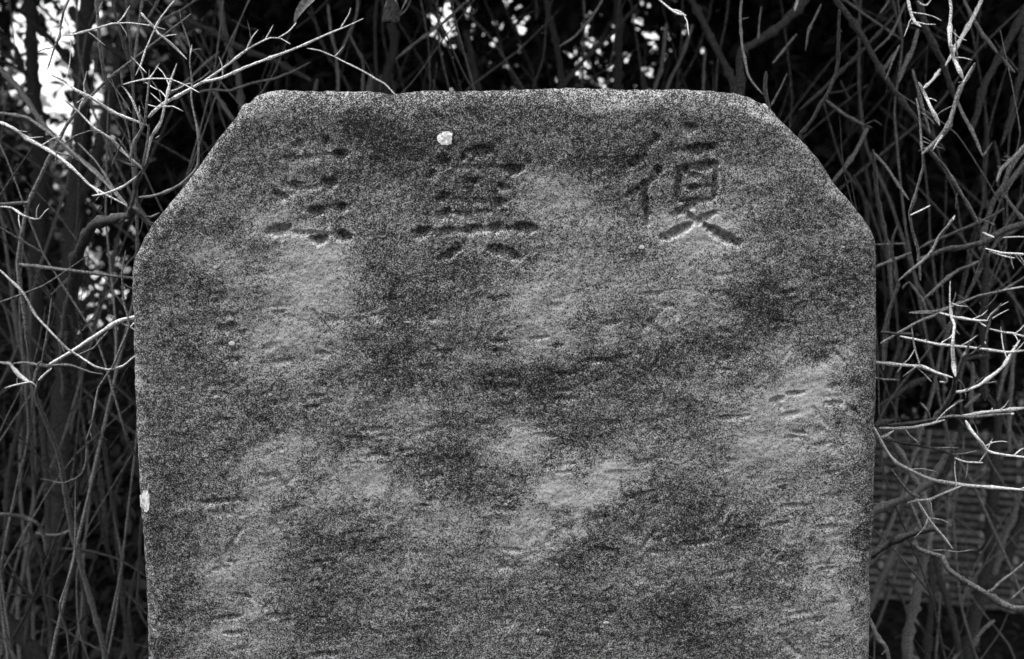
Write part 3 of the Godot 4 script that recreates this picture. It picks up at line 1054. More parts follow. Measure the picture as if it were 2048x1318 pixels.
func traced() -> void:
	# the near shrub left of the tablet
	shrub = thing("bare_shrub", Vector3(-0.5, 0, -1.75), "pale forked twigs reaching right over the tablet's left chamfer", "shrub")
	br(1.68, 1.67, 9, 7, "dark", [259, 420, 266, 396, 270, 372, 275, 354, 284, 338])
	br(1.67, 1.66, 7, 5, "mid", [284, 338, 288, 310, 294, 280, 297, 248])
	br(1.67, 1.65, 7, 4, "pale", [287, 330, 302, 275, 312, 258, 322, 240, 330, 205, 340, 162, 353, 127])
	br(1.66, 1.62, 7, 3, "pale", [297, 234, 305, 224, 325, 207, 370, 183, 404, 164, 443, 155, 489, 134, 550, 111, 600, 92, 650, 69, 690, 53, 726, 36])
	br(1.63, 1.62, 3, 2, "pale", [680, 56, 690, 40, 698, 26, 701, 15], "twig")
	br(1.65, 1.63, 5, 2.5, "pale", [404, 164, 431, 145, 455, 128, 489, 101, 503, 92, 523, 82, 540, 75, 560, 76, 580, 87])
	br(1.64, 1.63, 3.5, 2.5, "pale", [492, 98, 503, 74, 515, 59], "twig")
	br(1.64, 1.63, 2, 1.5, "mid", [502, 88, 499, 62, 494, 40], "twig")
	br(1.64, 1.63, 2, 1.5, "mid", [525, 81, 526, 70], "twig")
	br(1.67, 1.64, 6, 5, "pale", [284, 247, 263, 239, 222, 222, 184, 196, 150, 179, 130, 162, 102, 149])
	br(1.66, 1.66, 2.5, 1.5, "pale", [131, 160, 136, 138, 139, 118, 141, 78], "twig")
	br(1.67, 1.7, 4, 2, "pale", [125, 69, 142, 69, 171, 61, 201, 53, 222, 47, 256, 45, 300, 50, 330, 58])
	br(1.66, 1.66, 5, 3, "mid", [138, -4, 127, 19, 120, 50, 118, 72, 109, 90, 101, 116, 93, 139])
	br(1.66, 1.66, 3, 2, "mid", [107, 92, 93, 75], "twig")
	br(1.68, 1.65, 6, 3, "pale", [284, 337, 259, 316, 239, 297, 222, 278, 188, 256, 160, 227, 126, 198])
	br(1.68, 1.69, 2.5, 2, "mid", [190, 262, 179, 261, 150, 271, 126, 288, 112, 302, 109, 329], "twig")
	br(1.66, 1.64, 7, 3.5, "mid", [259, 321, 265, 290, 280, 263, 288, 246, 291, 222, 293, 200, 297, 165, 298, 138])
	br(1.66, 1.64, 4.5, 3.5, "pale", [282, 264, 278, 236, 263, 198, 249, 177, 243, 172])
	br(1.65, 1.64, 4, 3.5, "mid", [243, 172, 242, 158, 240, 141], "twig")
	br(1.65, 1.66, 3, 3, "dark", [262, 226, 240, 190, 206, 148], "twig")
	br(1.64, 1.62, 3, 2.5, "pale", [246, 168, 273, 161, 300, 157, 340, 158, 370, 170, 398, 185])
	br(1.65, 1.63, 3, 2, "pale", [290, 207, 310, 213, 345, 212, 365, 222], "twig")
	br(1.64, 1.64, 3, 2.5, "pale", [325, 208, 300, 185], "twig")
	br(1.64, 1.64, 2, 2, "mid", [322, 207, 318, 183, 302, 160], "twig")
	br(1.65, 1.64, 6, 2.5, "mid", [277, 394, 300, 392, 330, 384, 360, 368, 385, 345, 395, 328, 396, 270, 386, 222, 381, 192, 383, 165, 379, 123, 380, 95, 368, 58, 361, 40, 358, 17])
	br(1.64, 1.64, 3, 2.5, "pale", [380, 108, 383, 88], "twig")
	br(1.64, 1.64, 2, 1.5, "mid", [381, 103, 390, 98, 403, 97], "twig")
	br(1.66, 1.68, 5.5, 4, "pale", [281, 25, 288, 34, 308, 55, 315, 66, 334, 80, 354, 99, 373, 118])
	br(1.66, 1.67, 3, 3, "pale", [351, -4, 322, 32, 308, 58, 291, 97, 282, 126, 270, 150])
	br(1.66, 1.66, 3, 2.5, "pale", [262, 113, 276, 128, 292, 145], "twig")
	br(1.98, 2.05, 5, 4, "mid", [397, -4, 361, 19, 318, 41, 305, 49])
	br(2.2, 2.2, 7, 6, "mid", [318, -6, 306, 16, 294, 36])
	br(1.66, 1.67, 3.5, 3, "dark", [222, 331, 240, 290, 252, 258], "twig")
	br(1.66, 1.66, 7, 5, "dark", [268, 332, 250, 326, 230, 318], "twig")
	br(1.67, 1.67, 3, 3, "mid", [258, 312, 248, 294, 236, 277], "twig")
	br(1.66, 1.64, 2, 2, "pale", [310, 276, 318, 271], "twig")
	stem(1.68, 2.05, 12, 30, "dark", [259, 418, 262, 430, 230, 437, 190, 447, 172, 470, 150, 520, 140, 600, 132, 690, 130, 800])
	br(1.72, 1.74, 12, 8, "mid", [264, 414, 275, 425, 288, 440, 300, 452])
	br(1.74, 1.76, 5, 4, "mid", [283, 432, 300, 434, 318, 425])
	br(1.9, 1.85, 9, 7, "mid", [192, 452, 205, 440, 228, 432, 255, 428])

	# the shrub at the left edge
	shrub = thing("bare_shrub", Vector3(-0.9, 0, -2.0), "slanting pale boughs entering from the left edge above a knotted twig", "shrub")
	br(2.2, 1.85, 12, 6, "mid", [-6, 132, 44, 188, 92, 256, 137, 300, 191, 342, 225, 380, 253, 413])
	br(1.9, 1.78, 7, 4, "mid", [-4, 225, 34, 231, 56, 236, 96, 264, 137, 297, 172, 331, 205, 362, 253, 413])
	br(1.75, 1.72, 7, 4, "pale", [-4, 243, 26, 256, 51, 275, 85, 293, 111, 309, 145, 336, 179, 370, 205, 386, 253, 411])
	br(1.8, 1.78, 3, 3, "mid", [52, 273, 80, 288, 110, 303, 145, 312], "twig")
	br(1.8, 1.78, 4, 3, "pale", [-4, 413, 22, 415, 44, 430, 68, 438, 82, 436])
	br(1.68, 1.72, 5, 4, "pale", [284, 345, 265, 358, 239, 376, 205, 388, 183, 391])
	br(1.86, 1.82, 4, 4, "mid", [154, 285, 190, 322, 227, 377, 254, 410])
	br(1.7, 1.74, 4.5, 4, "pale", [-4, 538, 45, 585, 70, 630, 112, 676, 133, 698, 157, 712, 189, 733, 216, 740, 244, 733, 262, 718, 290, 696])
	br(1.74, 1.75, 7, 8, "pale", [98, 728, 140, 704, 192, 671, 227, 648, 248, 639, 290, 633])
	br(1.72, 1.74, 3, 5, "mid", [250, 501, 243, 547, 246, 602, 258, 651, 241, 693, 223, 735, 195, 777, 186, 829, 182, 850, 172, 877])
	br(1.74, 1.74, 4, 3, "pale", [260, 655, 266, 648, 274, 643], "twig")
	br(1.78, 1.74, 6, 7, "mid", [-4, 725, 18, 728, 26, 735])
	br(1.74, 1.74, 10, 8, "pale", [22, 734, 38, 752, 58, 765])
	br(1.74, 1.74, 4, 3, "pale", [56, 763, 64, 766, 72, 773], "twig")
	br(1.74, 1.73, 4, 3, "pale", [58, 764, 30, 770, 8, 776], "twig")
	br(1.74, 1.74, 3, 3, "mid", [34, 770, 33, 760, 36, 752], "twig")
	br(1.86, 1.84, 5, 3, "mid", [26, 727, 49, 725, 72, 729, 98, 730, 140, 730, 180, 744, 205, 748])
	br(1.74, 1.74, 12, 7, "dark", [66, 765, 72, 745, 80, 731, 96, 734])
	br(1.73, 1.73, 4, 3, "mid", [72, 735, 76, 726, 83, 724, 84, 733], "twig")
	br(1.73, 1.73, 4, 5, "pale", [102, 737, 88, 749, 76, 760], "twig")
	br(1.76, 1.76, 4, 3, "mid", [150, 712, 186, 696, 200, 680, 215, 663], "twig")
	br(1.75, 1.74, 4, 3, "pale", [222, 640, 226, 634, 214, 630], "twig")
	br(2.0, 2.0, 4, 2, "mid", [172, 895, 170, 925, 163, 947, 150, 957, 125, 967, 105, 963, 80, 958])
	br(2.1, 2.15, 8, 6, "mid", [-10, 1030, 20, 1030, 45, 1036, 70, 1046, 84, 1064, 92, 1110])
	stem(2.0, 2.1, 7, 9, "dark", [-10, 700, -20, 800, -30, 1000])

	# blurred stems low on the left, their shade painted in as dark bark
	shrub = thing("bare_shrub", Vector3(-1.0, 0, -2.6), "blurred dark upright stems beside the lower left edge of the tablet", "shrub")
	stem(2.6, 2.6, 9, 13, "dark", [44, 790, 38, 840, 30, 880, 15, 950, 12, 1010, 14, 1100])
	br(2.6, 2.5, 8, 6, "dark", [48, 800, 60, 850, 64, 900, 64, 930, 70, 1010])
	stem(2.5, 2.5, 10, 13, "dark", [80, 800, 83, 860, 90, 940, 95, 1000, 95, 1100])
	stem(2.3, 2.4, 8, 12, "dark", [158, 870, 166, 915, 160, 950, 150, 990, 140, 1020, 118, 1100, 100, 1180])
	br(2.25, 2.3, 7, 7, "dark", [186, 985, 192, 1010, 205, 1060, 215, 1100, 222, 1120, 228, 1150])
	stem(2.3, 2.35, 9, 9, "dark", [205, 880, 212, 930, 218, 970, 228, 1030, 234, 1080, 238, 1120, 245, 1200])
	br(2.2, 2.2, 6, 4, "dark", [122, 1098, 150, 1099, 190, 1105, 225, 1116, 260, 1133, 296, 1158])
	stem(2.4, 2.4, 8, 10, "dark", [52, 1048, 66, 1075, 80, 1105, 88, 1160, 90, 1200, 100, 1260, 105, 1318])
	stem(2.5, 2.5, 7, 10, "dark", [148, 1060, 158, 1120, 164, 1170, 170, 1220, 169, 1318])
	br(2.7, 2.8, 30, 26, "dark", [-30, 1180, 0, 1225, 40, 1275, 90, 1330, 140, 1390])
	br(2.2, 2.2, 6, 5, "dark", [251, 1186, 270, 1205, 294, 1230])
	br(2.2, 2.2, 6, 5, "mid", [70, 1066, 88, 1070, 110, 1071, 136, 1063, 160, 1004])
	br(2.2, 2.2, 5, 4, "dark", [136, 1063, 150, 1030, 158, 1005, 154, 1000])
	br(2.1, 2.15, 5, 4, "dark", [203, 932, 190, 950, 165, 990])
	br(2.4, 2.3, 5, 4, "dark", [115, 1270, 150, 1256, 172, 1228])
	br(2.3, 2.3, 4, 3, "dark", [0, 1186, 40, 1192, 85, 1190, 112, 1202, 120, 1230])
	br(2.4, 2.4, 5, 4, "dark", [128, 1296, 145, 1290, 160, 1278])
	br(2.3, 2.2, 5, 4, "dark", [100, 1238, 150, 1275, 220, 1312])
	br(2.6, 2.6, 12, 10, "dark", [60, 1190, 54, 1230, 50, 1290])
	stem(2.5, 2.5, 6, 9, "dark", [275, 1125, 262, 1180, 258, 1240])
	stem(2.7, 2.7, 9, 12, "dark", [252, 1260, 248, 1300, 240, 1340])
	stem(2.6, 2.6, 9, 13, "dark", [176, 800, 190, 880, 196, 930, 206, 1000, 212, 1100])

	# thick dark trunks
	shrub = thing("bare_tree", Vector3(-1.25, 0, -3.2), "thick black trunk left of the tablet, crossed by pale twigs", "tree")
	stem(3.0, 3.0, 30, 44, "dark", [176, -20, 158, 150, 164, 300, 150, 400, 136, 550, 128, 700, 118, 900, 110, 1100])
	br(2.9, 2.8, 15, 10, "dark", [140, 15, 170, 58, 230, 102, 275, 128])
	br(3.0, 2.9, 26, 14, "dark", [150, 420, 185, 330, 215, 220, 235, 120, 245, 40])
	br(3.0, 2.9, 16, 10, "dark", [158, 150, 120, 100, 80, 60, 40, 20])
	shrub = thing("bare_tree", Vector3(-1.7, 0, -3.5), "slim black trunk at the left edge between the bright sky gaps", "tree")
	stem(3.4, 3.4, 22, 40, "dark", [60, -20, 62, 150, 80, 330, 70, 600, 50, 900])
	br(3.3, 3.2, 14, 9, "dark", [-10, 58, 30, 98, 45, 140, 60, 160])
	br(3.0, 3.0, 8, 6, "dark", [-10, 92, 25, 120, 46, 142])
	br(3.0, 3.0, 7, 6, "dark", [-10, 118, 20, 128, 46, 146])
	shrub = thing("bare_tree", Vector3(-0.6, 0, -2.8), "leaning black bough and pale blurred stem above the tablet's left shoulder", "tree")
	br(2.6, 2.6, 13, 12, "dark", [335, 18, 380, 42, 420, 60, 480, 95, 550, 122, 620, 160])
	stem(3.0, 3.0, 11, 14, "mid", [440, -10, 443, 25, 448, 51, 460, 102, 475, 154, 482, 225, 480, 400])
	br(2.1, 2.1, 5, 4, "mid", [398, 183, 429, 178, 458, 181, 503, 166, 550, 156, 590, 140, 620, 124])
	br(2.6, 2.6, 9, 7, "mid", [424, 178, 443, 205, 457, 225, 480, 260])
	br(2.3, 2.3, 7, 5, "mid", [334, 191, 370, 164, 404, 131, 438, 102])
	br(2.4, 2.4, 9, 7, "mid", [329, 34, 351, 68, 373, 106])
	br(2.6, 2.6, 5, 4, "dark", [462, 38, 490, 54, 520, 60])

	# thin stems seen above the top of the tablet
	shrub = thing("bare_shrub", Vector3(-0.3, 0, -2.7), "thin blurred stems rising behind the notch in the tablet's top edge", "shrub")
	br(1.82, 1.8, 2.5, 3, "pale", [614, 96, 638, 100, 673, 115, 700, 129, 728, 143, 752, 158, 769, 167, 790, 189, 800, 210])
	stem(2.6, 2.6, 6, 8, "mid", [655, 8, 660, 50, 665, 80, 673, 112, 676, 200])
	br(2.6, 2.6, 6, 6, "mid", [714, -4, 716, 10, 711, 35, 700, 60, 687, 90, 675, 112])
	stem(2.55, 2.6, 5, 7, "mid", [697, 65, 712, 95, 725, 118, 726, 140, 724, 200])
	stem(2.8, 2.8, 6, 9, "dark", [754, -4, 750, 50, 752, 120, 757, 200])
	stem(2.9, 2.9, 6, 8, "dark", [620, 10, 640, 70, 655, 110, 690, 160, 705, 205])
	stem(3.0, 3.0, 11, 13, "mid", [744, 148, 740, 170, 736, 210])
	stem(3.0, 3.0, 8, 10, "mid", [763, 150, 760, 175, 756, 210])
	stem(3.0, 3.0, 8, 9, "mid", [634, 158, 631, 175, 629, 210])
	stem(3.0, 3.0, 16, 16, "dark", [778, 20, 788, 70, 785, 110, 774, 150, 772, 210])
	br(2.4, 2.4, 6, 5, "mid", [930, 4, 905, 28, 870, 57, 830, 85, 791, 118])
	br(2.7, 2.7, 5, 4, "dark", [590, 56, 620, 34, 645, 10, 660, -6])
	br(2.7, 2.7, 5, 4, "dark", [615, 20, 632, 50, 640, 80, 655, 115])
	br(2.2, 2.2, 4, 3, "mid", [800, 30, 815, 15, 822, -4])
	shrub = thing("bare_shrub", Vector3(0.2, 0, -2.8), "sparse blurred stems among the sky spots above the tablet's middle", "shrub")
	br(2.2, 2.2, 6, 5, "mid", [1207, -4, 1181, 37, 1150, 72, 1119, 92])
	stem(2.8, 2.8, 7, 9, "dark", [1275, 8, 1222, 68, 1171, 116, 1126, 174, 1100, 260])
	br(1.76, 1.74, 4, 5, "pale", [1316, -4, 1341, 17, 1356, 26, 1373, 30])
	stem(3.2, 3.2, 16, 18, "dark", [1236, -10, 1237, 58, 1235, 178, 1235, 260])
	stem(3.0, 3.0, 12, 14, "dark", [1092, -10, 1098, 34, 1116, 102, 1123, 164, 1125, 260])
	br(2.8, 2.8, 6, 5, "dark", [1071, -4, 1074, 20, 1072, 40])
	br(2.8, 2.8, 5, 4, "dark", [1074, 20, 1045, 32, 1018, 42])
	stem(2.8, 2.8, 7, 8, "mid", [1333, 46, 1327, 100, 1322, 140, 1309, 180, 1300, 260])
	stem(2.8, 2.8, 6, 8, "mid", [1386, 48, 1365, 110, 1340, 160, 1320, 240])
	stem(2.8, 2.8, 5, 6, "mid", [1411, 98, 1408, 140, 1407, 240])
	stem(3.1, 3.1, 12, 14, "dark", [930, 60, 945, 120, 960, 190, 962, 260])

	# the shrub right of the top
	shrub = thing("bare_shrub", Vector3(0.55, 0, -2.3), "criss-cross dark boughs and pale twigs off the tablet's top right chamfer", "shrub")
	stem(2.4, 2.4, 12, 15, "dark", [1380, -6, 1410, 51, 1427, 85, 1454, 136, 1468, 178, 1472, 260])
	br(1.96, 1.9, 6, 4, "mid", [1484, -6, 1481, 27, 1484, 85, 1490, 115, 1497, 150, 1510, 170, 1526, 188])
	br(1.96, 1.96, 4, 3, "mid", [1483, 38, 1498, 34], "twig")
	stem(1.9, 1.95, 7, 6, "mid", [1533, 143, 1531, 178, 1538, 215, 1545, 260])
	br(1.9, 1.92, 4, 4, "mid", [1575, 147, 1562, 175, 1542, 212])
	stem(2.3, 2.3, 16, 12, "dark", [1618, -8, 1592, 21, 1567, 45, 1532, 73, 1511, 87, 1480, 120])
	br(2.2, 2.2, 6, 5, "pale", [1597, -6, 1594, 8, 1590, 21])
	stem(2.1, 2.1, 13, 9, "dark", [1668, -8, 1703, 38, 1724, 70, 1738, 94, 1764, 140, 1790, 180, 1819, 219, 1837, 240, 1869, 273, 1890, 300])
	stem(1.9, 2.1, 6, 8, "mid", [1680, 19, 1679, 45, 1678, 70, 1677, 98, 1678, 115, 1672, 148, 1655, 188, 1640, 210, 1627, 235, 1610, 258, 1597, 286])
	br(2.1, 2.1, 5, 4, "mid", [1643, 8, 1632, 32, 1618, 61, 1612, 100])
	br(2.1, 2.1, 5, 5, "mid", [1594, 68, 1570, 97, 1546, 126])
	br(2.1, 2.1, 4, 4, "mid", [1523, 12, 1519, 45, 1517, 78])
	br(2.2, 2.2, 6, 5, "dark", [1791, 28, 1759, 65, 1735, 90, 1700, 130])
	br(2.2, 2.2, 5, 5, "mid", [1782, -4, 1770, 14, 1759, 28])
	br(2.2, 2.2, 6, 6, "mid", [1792, 102, 1780, 120, 1766, 140])
	br(2.2, 2.2, 7, 6, "mid", [1650, 198, 1672, 215, 1694, 231, 1735, 252])
	br(2.2, 2.2, 8, 8, "mid", [1738, 252, 1723, 282, 1711, 305, 1697, 326, 1660, 372])
	stem(2.05, 2.2, 7, 8, "mid", [1747, 300, 1750, 330, 1752, 357, 1756, 395, 1766, 442, 1778, 508, 1785, 600])
	br(2.0, 1.95, 6, 5, "mid", [1749, 305, 1772, 331, 1793, 362, 1819, 399])
	stem(2.6, 2.6, 7, 8, "dark", [1706, 350, 1720, 375, 1728, 392, 1734, 416, 1740, 500])
	br(2.7, 2.7, 8, 7, "dark", [1731, 334, 1737, 365, 1741, 390])
	br(2.4, 2.4, 6, 5, "dark", [1682, 160, 1690, 178, 1702, 200])
	br(2.5, 2.5, 5, 4, "dark", [1655, 186, 1690, 180, 1715, 165])
	br(2.2, 2.2, 8, 7, "dark", [1730, 95, 1690, 135, 1640, 185, 1600, 220])
	br(2.0, 2.0, 6, 4, "dark", [1745, 255, 1730, 250, 1750, 240, 1765, 250])

	# the pale shrub at the upper right edge
	shrub = thing("bare_shrub", Vector3(0.85, 0, -2.0), "tangle of pale broken and twisted twigs at the upper right edge", "shrub")
	br(1.75, 1.74, 7, 6, "pale", [1816, -6, 1820, 14, 1825, 31, 1832, 45, 1843, 52])
	br(1.75, 1.75, 4, 4, "pale", [1824, 46, 1834, 46], "twig")
	br(1.8, 1.8, 5, 3, "pale", [1836, 2, 1845, 8, 1855, 9, 1864, -4], "twig")
	stem(2.1, 2.1, 9, 8, "mid", [1837, 58, 1829, 92, 1820, 110, 1812, 127, 1798, 164])
	stem(1.95, 2.0, 15, 9, "dark", [1838, -6, 1852, 52, 1873, 98, 1888, 122, 1897, 154, 1911, 190, 1918, 209])
	br(1.95, 1.9, 7, 6, "mid", [1911, 190, 1926, 226, 1944, 258, 1967, 312])
	br(1.9, 1.9, 5, 4, "mid", [1967, 312, 1976, 299, 1986, 285], "twig")
	br(1.7, 1.7, 6, 8, "pale", [1901, -6, 1904, 16, 1901, 45, 1902, 87, 1908, 113, 1914, 127, 1920, 140, 1927, 157])
	br(1.72, 1.72, 3, 3, "mid", [1911, 58, 1914, 90, 1918, 128], "twig")
	br(1.9, 1.85, 8, 7, "pale", [1966, -4, 1948, 33, 1932, 61, 1920, 82, 1911, 98, 1892, 130])
	br(1.85, 1.75, 6, 5, "pale", [1881, 138, 1866, 160, 1846, 178])
	stem(2.1, 2.1, 7, 8, "mid", [1928, -4, 1948, 38, 1967, 70, 1982, 87, 1996, 106])
	br(2.1, 2.1, 7, 7, "mid", [2006, 114, 2018, 130, 2031, 144])
	stem(1.95, 1.95, 6, 6, "mid", [1826, 138, 1836, 175, 1848, 218, 1856, 245, 1862, 268])
	br(1.7, 1.7, 6, 7, "pale", [1839, 165, 1852, 192, 1866, 219, 1881, 250])
	br(1.75, 1.74, 4, 5, "mid", [1834, 196, 1839, 220, 1842, 255, 1846, 306])
	br(1.72, 1.72, 7, 10, "mid", [1951, 126, 1937, 154, 1923, 175, 1914, 200, 1899, 249, 1881, 275, 1862, 293, 1845, 307])
	br(1.715, 1.72, 4, 4, "pale", [1946, 132, 1932, 158, 1920, 182, 1904, 225, 1898, 256, 1884, 274, 1866, 302], "twig")
	stem(1.75, 1.8, 5, 6, "mid", [1846, 306, 1848, 330, 1838, 368, 1827, 406, 1820, 425, 1826, 460, 1838, 500, 1842, 560])
	br(1.76, 1.8, 6, 7, "mid", [1862, 300, 1876, 318, 1890, 334, 1915, 373, 1949, 430, 1958, 447])
	stem(2.3, 2.3, 17, 12, "dark", [2052, 10, 2020, 80, 1993, 126, 1976, 157, 1962, 195, 1958, 216, 1945, 262])
	stem(2.3, 2.3, 15, 8, "dark", [2050, 40, 2044, 140, 2035, 175, 2026, 220, 2019, 247, 2003, 290])
	br(2.0, 2.0, 8, 9, "mid", [2056, 290, 2034, 318, 2019, 340, 2007, 375])
	stem(2.1, 2.15, 10, 10, "mid", [2056, 316, 2026, 357, 2003, 378, 1990, 397, 1977, 432, 1960, 500])
	br(1.85, 1.8, 9, 7, "mid", [2056, 284, 2027, 316, 2015, 328, 2003, 340, 1996, 362])
	br(2.0, 2.0, 7, 8, "mid", [2002, 374, 2021, 406, 2040, 432, 2056, 452])
	br(2.4, 2.4, 5, 4, "dark", [1968, 350, 1973, 372, 1972, 405])
	br(2.2, 2.2, 7, 6, "dark", [1990, 282, 1996, 310, 2000, 340, 1996, 372])
	br(1.9, 1.9, 5, 4, "mid", [1800, 90, 1785, 125, 1772, 160])
	br(2.2, 2.2, 5, 4, "mid", [1812, 5, 1795, 45, 1778, 75, 1745, 105])

	# the shrub right of the tablet
	shrub = thing("bare_shrub", Vector3(0.75, 0, -1.9), "branching twigs with an upright ribbed spike right of the tablet", "shrub")
	br(1.72, 1.72, 4, 3, "pale", [1822, 430, 1838, 423, 1850, 417, 1862, 410], "twig")
	br(1.7, 1.72, 6, 7, "mid", [1910, 433, 1895, 455, 1880, 473, 1859, 510, 1827, 538, 1799, 560])
	br(1.7, 1.7, 6, 6, "pale", [1907, 440, 1911, 431], "twig")
	br(1.8, 1.85, 9, 14, "dark", [1835, 520, 1860, 512, 1894, 499, 1932, 494, 1970, 485, 2007, 463, 2056, 446])
	stem(1.9, 1.9, 5, 12, "dark", [1796, 451, 1787, 475, 1785, 505, 1791, 526, 1793, 554, 1798, 571, 1790, 590, 1780, 620, 1772, 660, 1768, 740])
	br(2.0, 2.0, 6, 6, "mid", [1742, 538, 1765, 528, 1782, 522, 1800, 515, 1824, 505])
	br(2.0, 2.0, 3, 3, "mid", [1742, 489, 1780, 488, 1815, 487])
	br(1.9, 1.85, 6, 7, "dark", [2010, 416, 1985, 432, 1958, 445, 1902, 468, 1867, 482, 1839, 497])
	br(1.76, 1.74, 5, 5, "pale", [1967, 465, 1978, 470, 1990, 474])
	br(1.76, 1.76, 3, 3, "pale", [2007, 475, 2025, 474, 2056, 473])
	br(1.72, 1.72, 5, 4, "pale", [1973, 497, 2002, 505, 2025, 507, 2056, 509])
	br(1.73, 1.73, 3, 3, "pale", [1980, 502, 2005, 511, 2018, 514, 2031, 516], "twig")
	br(2.0, 2.0, 7, 6, "mid", [1958, 522, 1940, 531, 1920, 538, 1897, 554, 1845, 602])
	br(2.1, 2.1, 6, 6, "mid", [1820, 564, 1832, 580, 1845, 599, 1856, 625])
	br(2.1, 2.1, 4, 3, "mid", [1820, 564, 1810, 570, 1805, 578], "twig")
	br(1.85, 1.88, 5, 5, "mid", [2056, 551, 2030, 567, 2012, 580, 1985, 586, 1958, 592, 1930, 603, 1909, 611, 1871, 623, 1820, 625])
	br(1.85, 1.85, 4, 4, "pale", [2007, 580, 2030, 576, 2056, 572])
	stem(2.3, 2.35, 11, 17, "dark", [1958, 445, 1962, 475, 1968, 508, 1974, 534, 1971, 580, 1970, 640, 1971, 720, 1970, 800])
	br(1.68, 1.68, 2.5, 9, "pale", [1902, 562, 1901, 600, 1905, 635, 1911, 649, 1908, 679, 1906, 696, 1908, 722, 1912, 752])
	br(1.78, 1.76, 5, 4, "pale", [1881, 626, 1914, 635, 1935, 638, 1958, 641, 1980, 641])
	br(1.77, 1.76, 4, 3, "pale", [1958, 641, 1966, 649, 1974, 653], "twig")
	br(1.76, 1.76, 4, 4, "pale", [1981, 658, 2010, 665, 2026, 666, 2056, 675])
	br(1.85, 1.85, 6, 4, "mid", [1790, 671, 1799, 666, 1824, 651, 1850, 638, 1869, 631, 1902, 614, 1939, 600])
	br(1.86, 1.86, 4, 4, "mid", [1820, 626, 1845, 627, 1869, 626])
	br(1.8, 1.78, 5, 5, "pale", [1801, 673, 1836, 680, 1880, 689, 1932, 694, 1972, 699, 2016, 705, 2056, 700])
	br(1.85, 1.85, 6, 6, "mid", [1763, 687, 1778, 678, 1792, 670])
	br(1.82, 1.82, 7, 6, "dark", [1764, 664, 1795, 668, 1827, 667])
	br(1.7, 1.72, 2.5, 4, "pale", [1824, 648, 1826, 670, 1831, 698, 1841, 732])
	br(1.745, 1.72, 6, 6, "pale", [1732, 723, 1760, 726, 1792, 729, 1843, 733, 1873, 745, 1906, 755])
	br(1.72, 1.72, 5, 4, "pale", [1889, 752, 1895, 759, 1893, 765, 1881, 764], "twig")
	stem(1.73, 1.78, 9, 14, "dark", [1912, 750, 1911, 771, 1907, 785, 1893, 809, 1878, 830, 1866, 850])
	br(1.74, 1.72, 9, 6, "dark", [1911, 768, 1916, 750, 1924, 722, 1930, 708])
	br(1.72, 1.71, 8, 3, "mid", [1928, 712, 1934, 704, 1938, 694, 1941, 681], "twig")
	br(1.72, 1.72, 6, 5, "dark", [1930, 714, 1944, 708, 1956, 698, 1963, 690], "twig")
	br(1.7, 1.7, 5, 3, "dark", [2004, 607, 1995, 620, 1986, 630, 1979, 652, 1974, 672, 1972, 686])
	br(1.7, 1.7, 4, 4, "pale", [1972, 683, 1972, 688], "twig")
	br(1.75, 1.8, 6, 5, "pale", [1911, 784, 1927, 783, 1958, 771, 1984, 752, 2007, 733, 2026, 703, 2041, 680])
	br(1.74, 1.75, 3, 3, "dark", [1932, 781, 1956, 764, 1976, 749], "twig")
	br(1.76, 1.77, 3, 2, "mid", [1910, 782, 1914, 765, 1919, 761, 1929, 772, 1933, 790, 1933, 800], "twig")
	br(1.74, 1.74, 6, 5, "mid", [1842, 806, 1850, 814, 1857, 824, 1862, 836], "twig")
	stem(2.5, 2.5, 9, 9, "mid", [2030, 700, 2026, 730, 2024, 770, 2021, 815, 2020, 900])
	stem(2.4, 2.4, 8, 8, "mid", [1946, 725, 1947, 750, 1944, 790, 1944, 850])
	br(2.3, 2.3, 10, 10, "dark", [1760, 810, 1790, 792, 1819, 771, 1873, 748])
	br(2.4, 2.4, 9, 8, "dark", [1776, 760, 1790, 720, 1805, 680])
	br(2.4, 2.4, 8, 8, "dark", [1790, 760, 1808, 710, 1822, 672])
	br(2.1, 2.1, 8, 8, "dark", [1920, 725, 1945, 716, 1972, 712])
	br(2.0, 2.0, 6, 5, "mid", [1898, 820, 1915, 806, 1929, 800])
	br(2.1, 2.1, 8, 7, "mid", [1932, 815, 1948, 800, 1962, 788])
	br(2.0, 2.0, 4, 3, "mid", [1745, 755, 1770, 759, 1800, 760])
	br(2.3, 2.3, 7, 6, "mid", [1996, 800, 2012, 740, 2030, 700])

	# low on the right
	shrub = thing("bare_shrub", Vector3(0.8, 0, -1.95), "long arching white twig and dark boughs before the brick wall", "shrub")
	br(1.745, 1.76, 10, 8, "dark", [1730, 862, 1747, 853, 1766, 846, 1789, 839])
	stem(1.76, 1.78, 7, 11, "dark", [1907, 834, 1869, 839, 1827, 846, 1784, 850, 1735, 852, 1700, 870])
	br(1.76, 1.74, 7, 5, "mid", [1880, 837, 1907, 832, 1944, 834, 1988, 830, 2028, 828])
	br(1.74, 1.74, 6, 6, "pale", [2022, 829, 2030, 828], "twig")
	br(1.76, 1.8, 6, 6, "pale", [1920, 834, 1944, 829, 1967, 825, 2012, 820, 2056, 815])
	br(1.74, 1.75, 5, 5, "pale", [1760, 856, 1792, 857, 1824, 855, 1862, 848, 1890, 840])
	br(1.72, 1.7, 7, 4, "pale", [1933, 842, 1942, 858, 1958, 878, 1976, 902, 1993, 907, 2015, 911, 2056, 916])
	br(1.745, 1.68, 6, 7, "pale", [1742, 848, 1750, 858, 1761, 878, 1775, 904, 1792, 925, 1810, 935, 1838, 949, 1866, 960, 1897, 965, 1932, 970, 1984, 975, 2056, 982])
	br(1.73, 1.73, 6, 5, "pale", [1761, 877, 1775, 870, 1789, 861])
	br(1.74, 1.74, 6, 5, "dark", [1766, 879, 1790, 883, 1819, 888, 1866, 897, 1890, 904, 1910, 911])
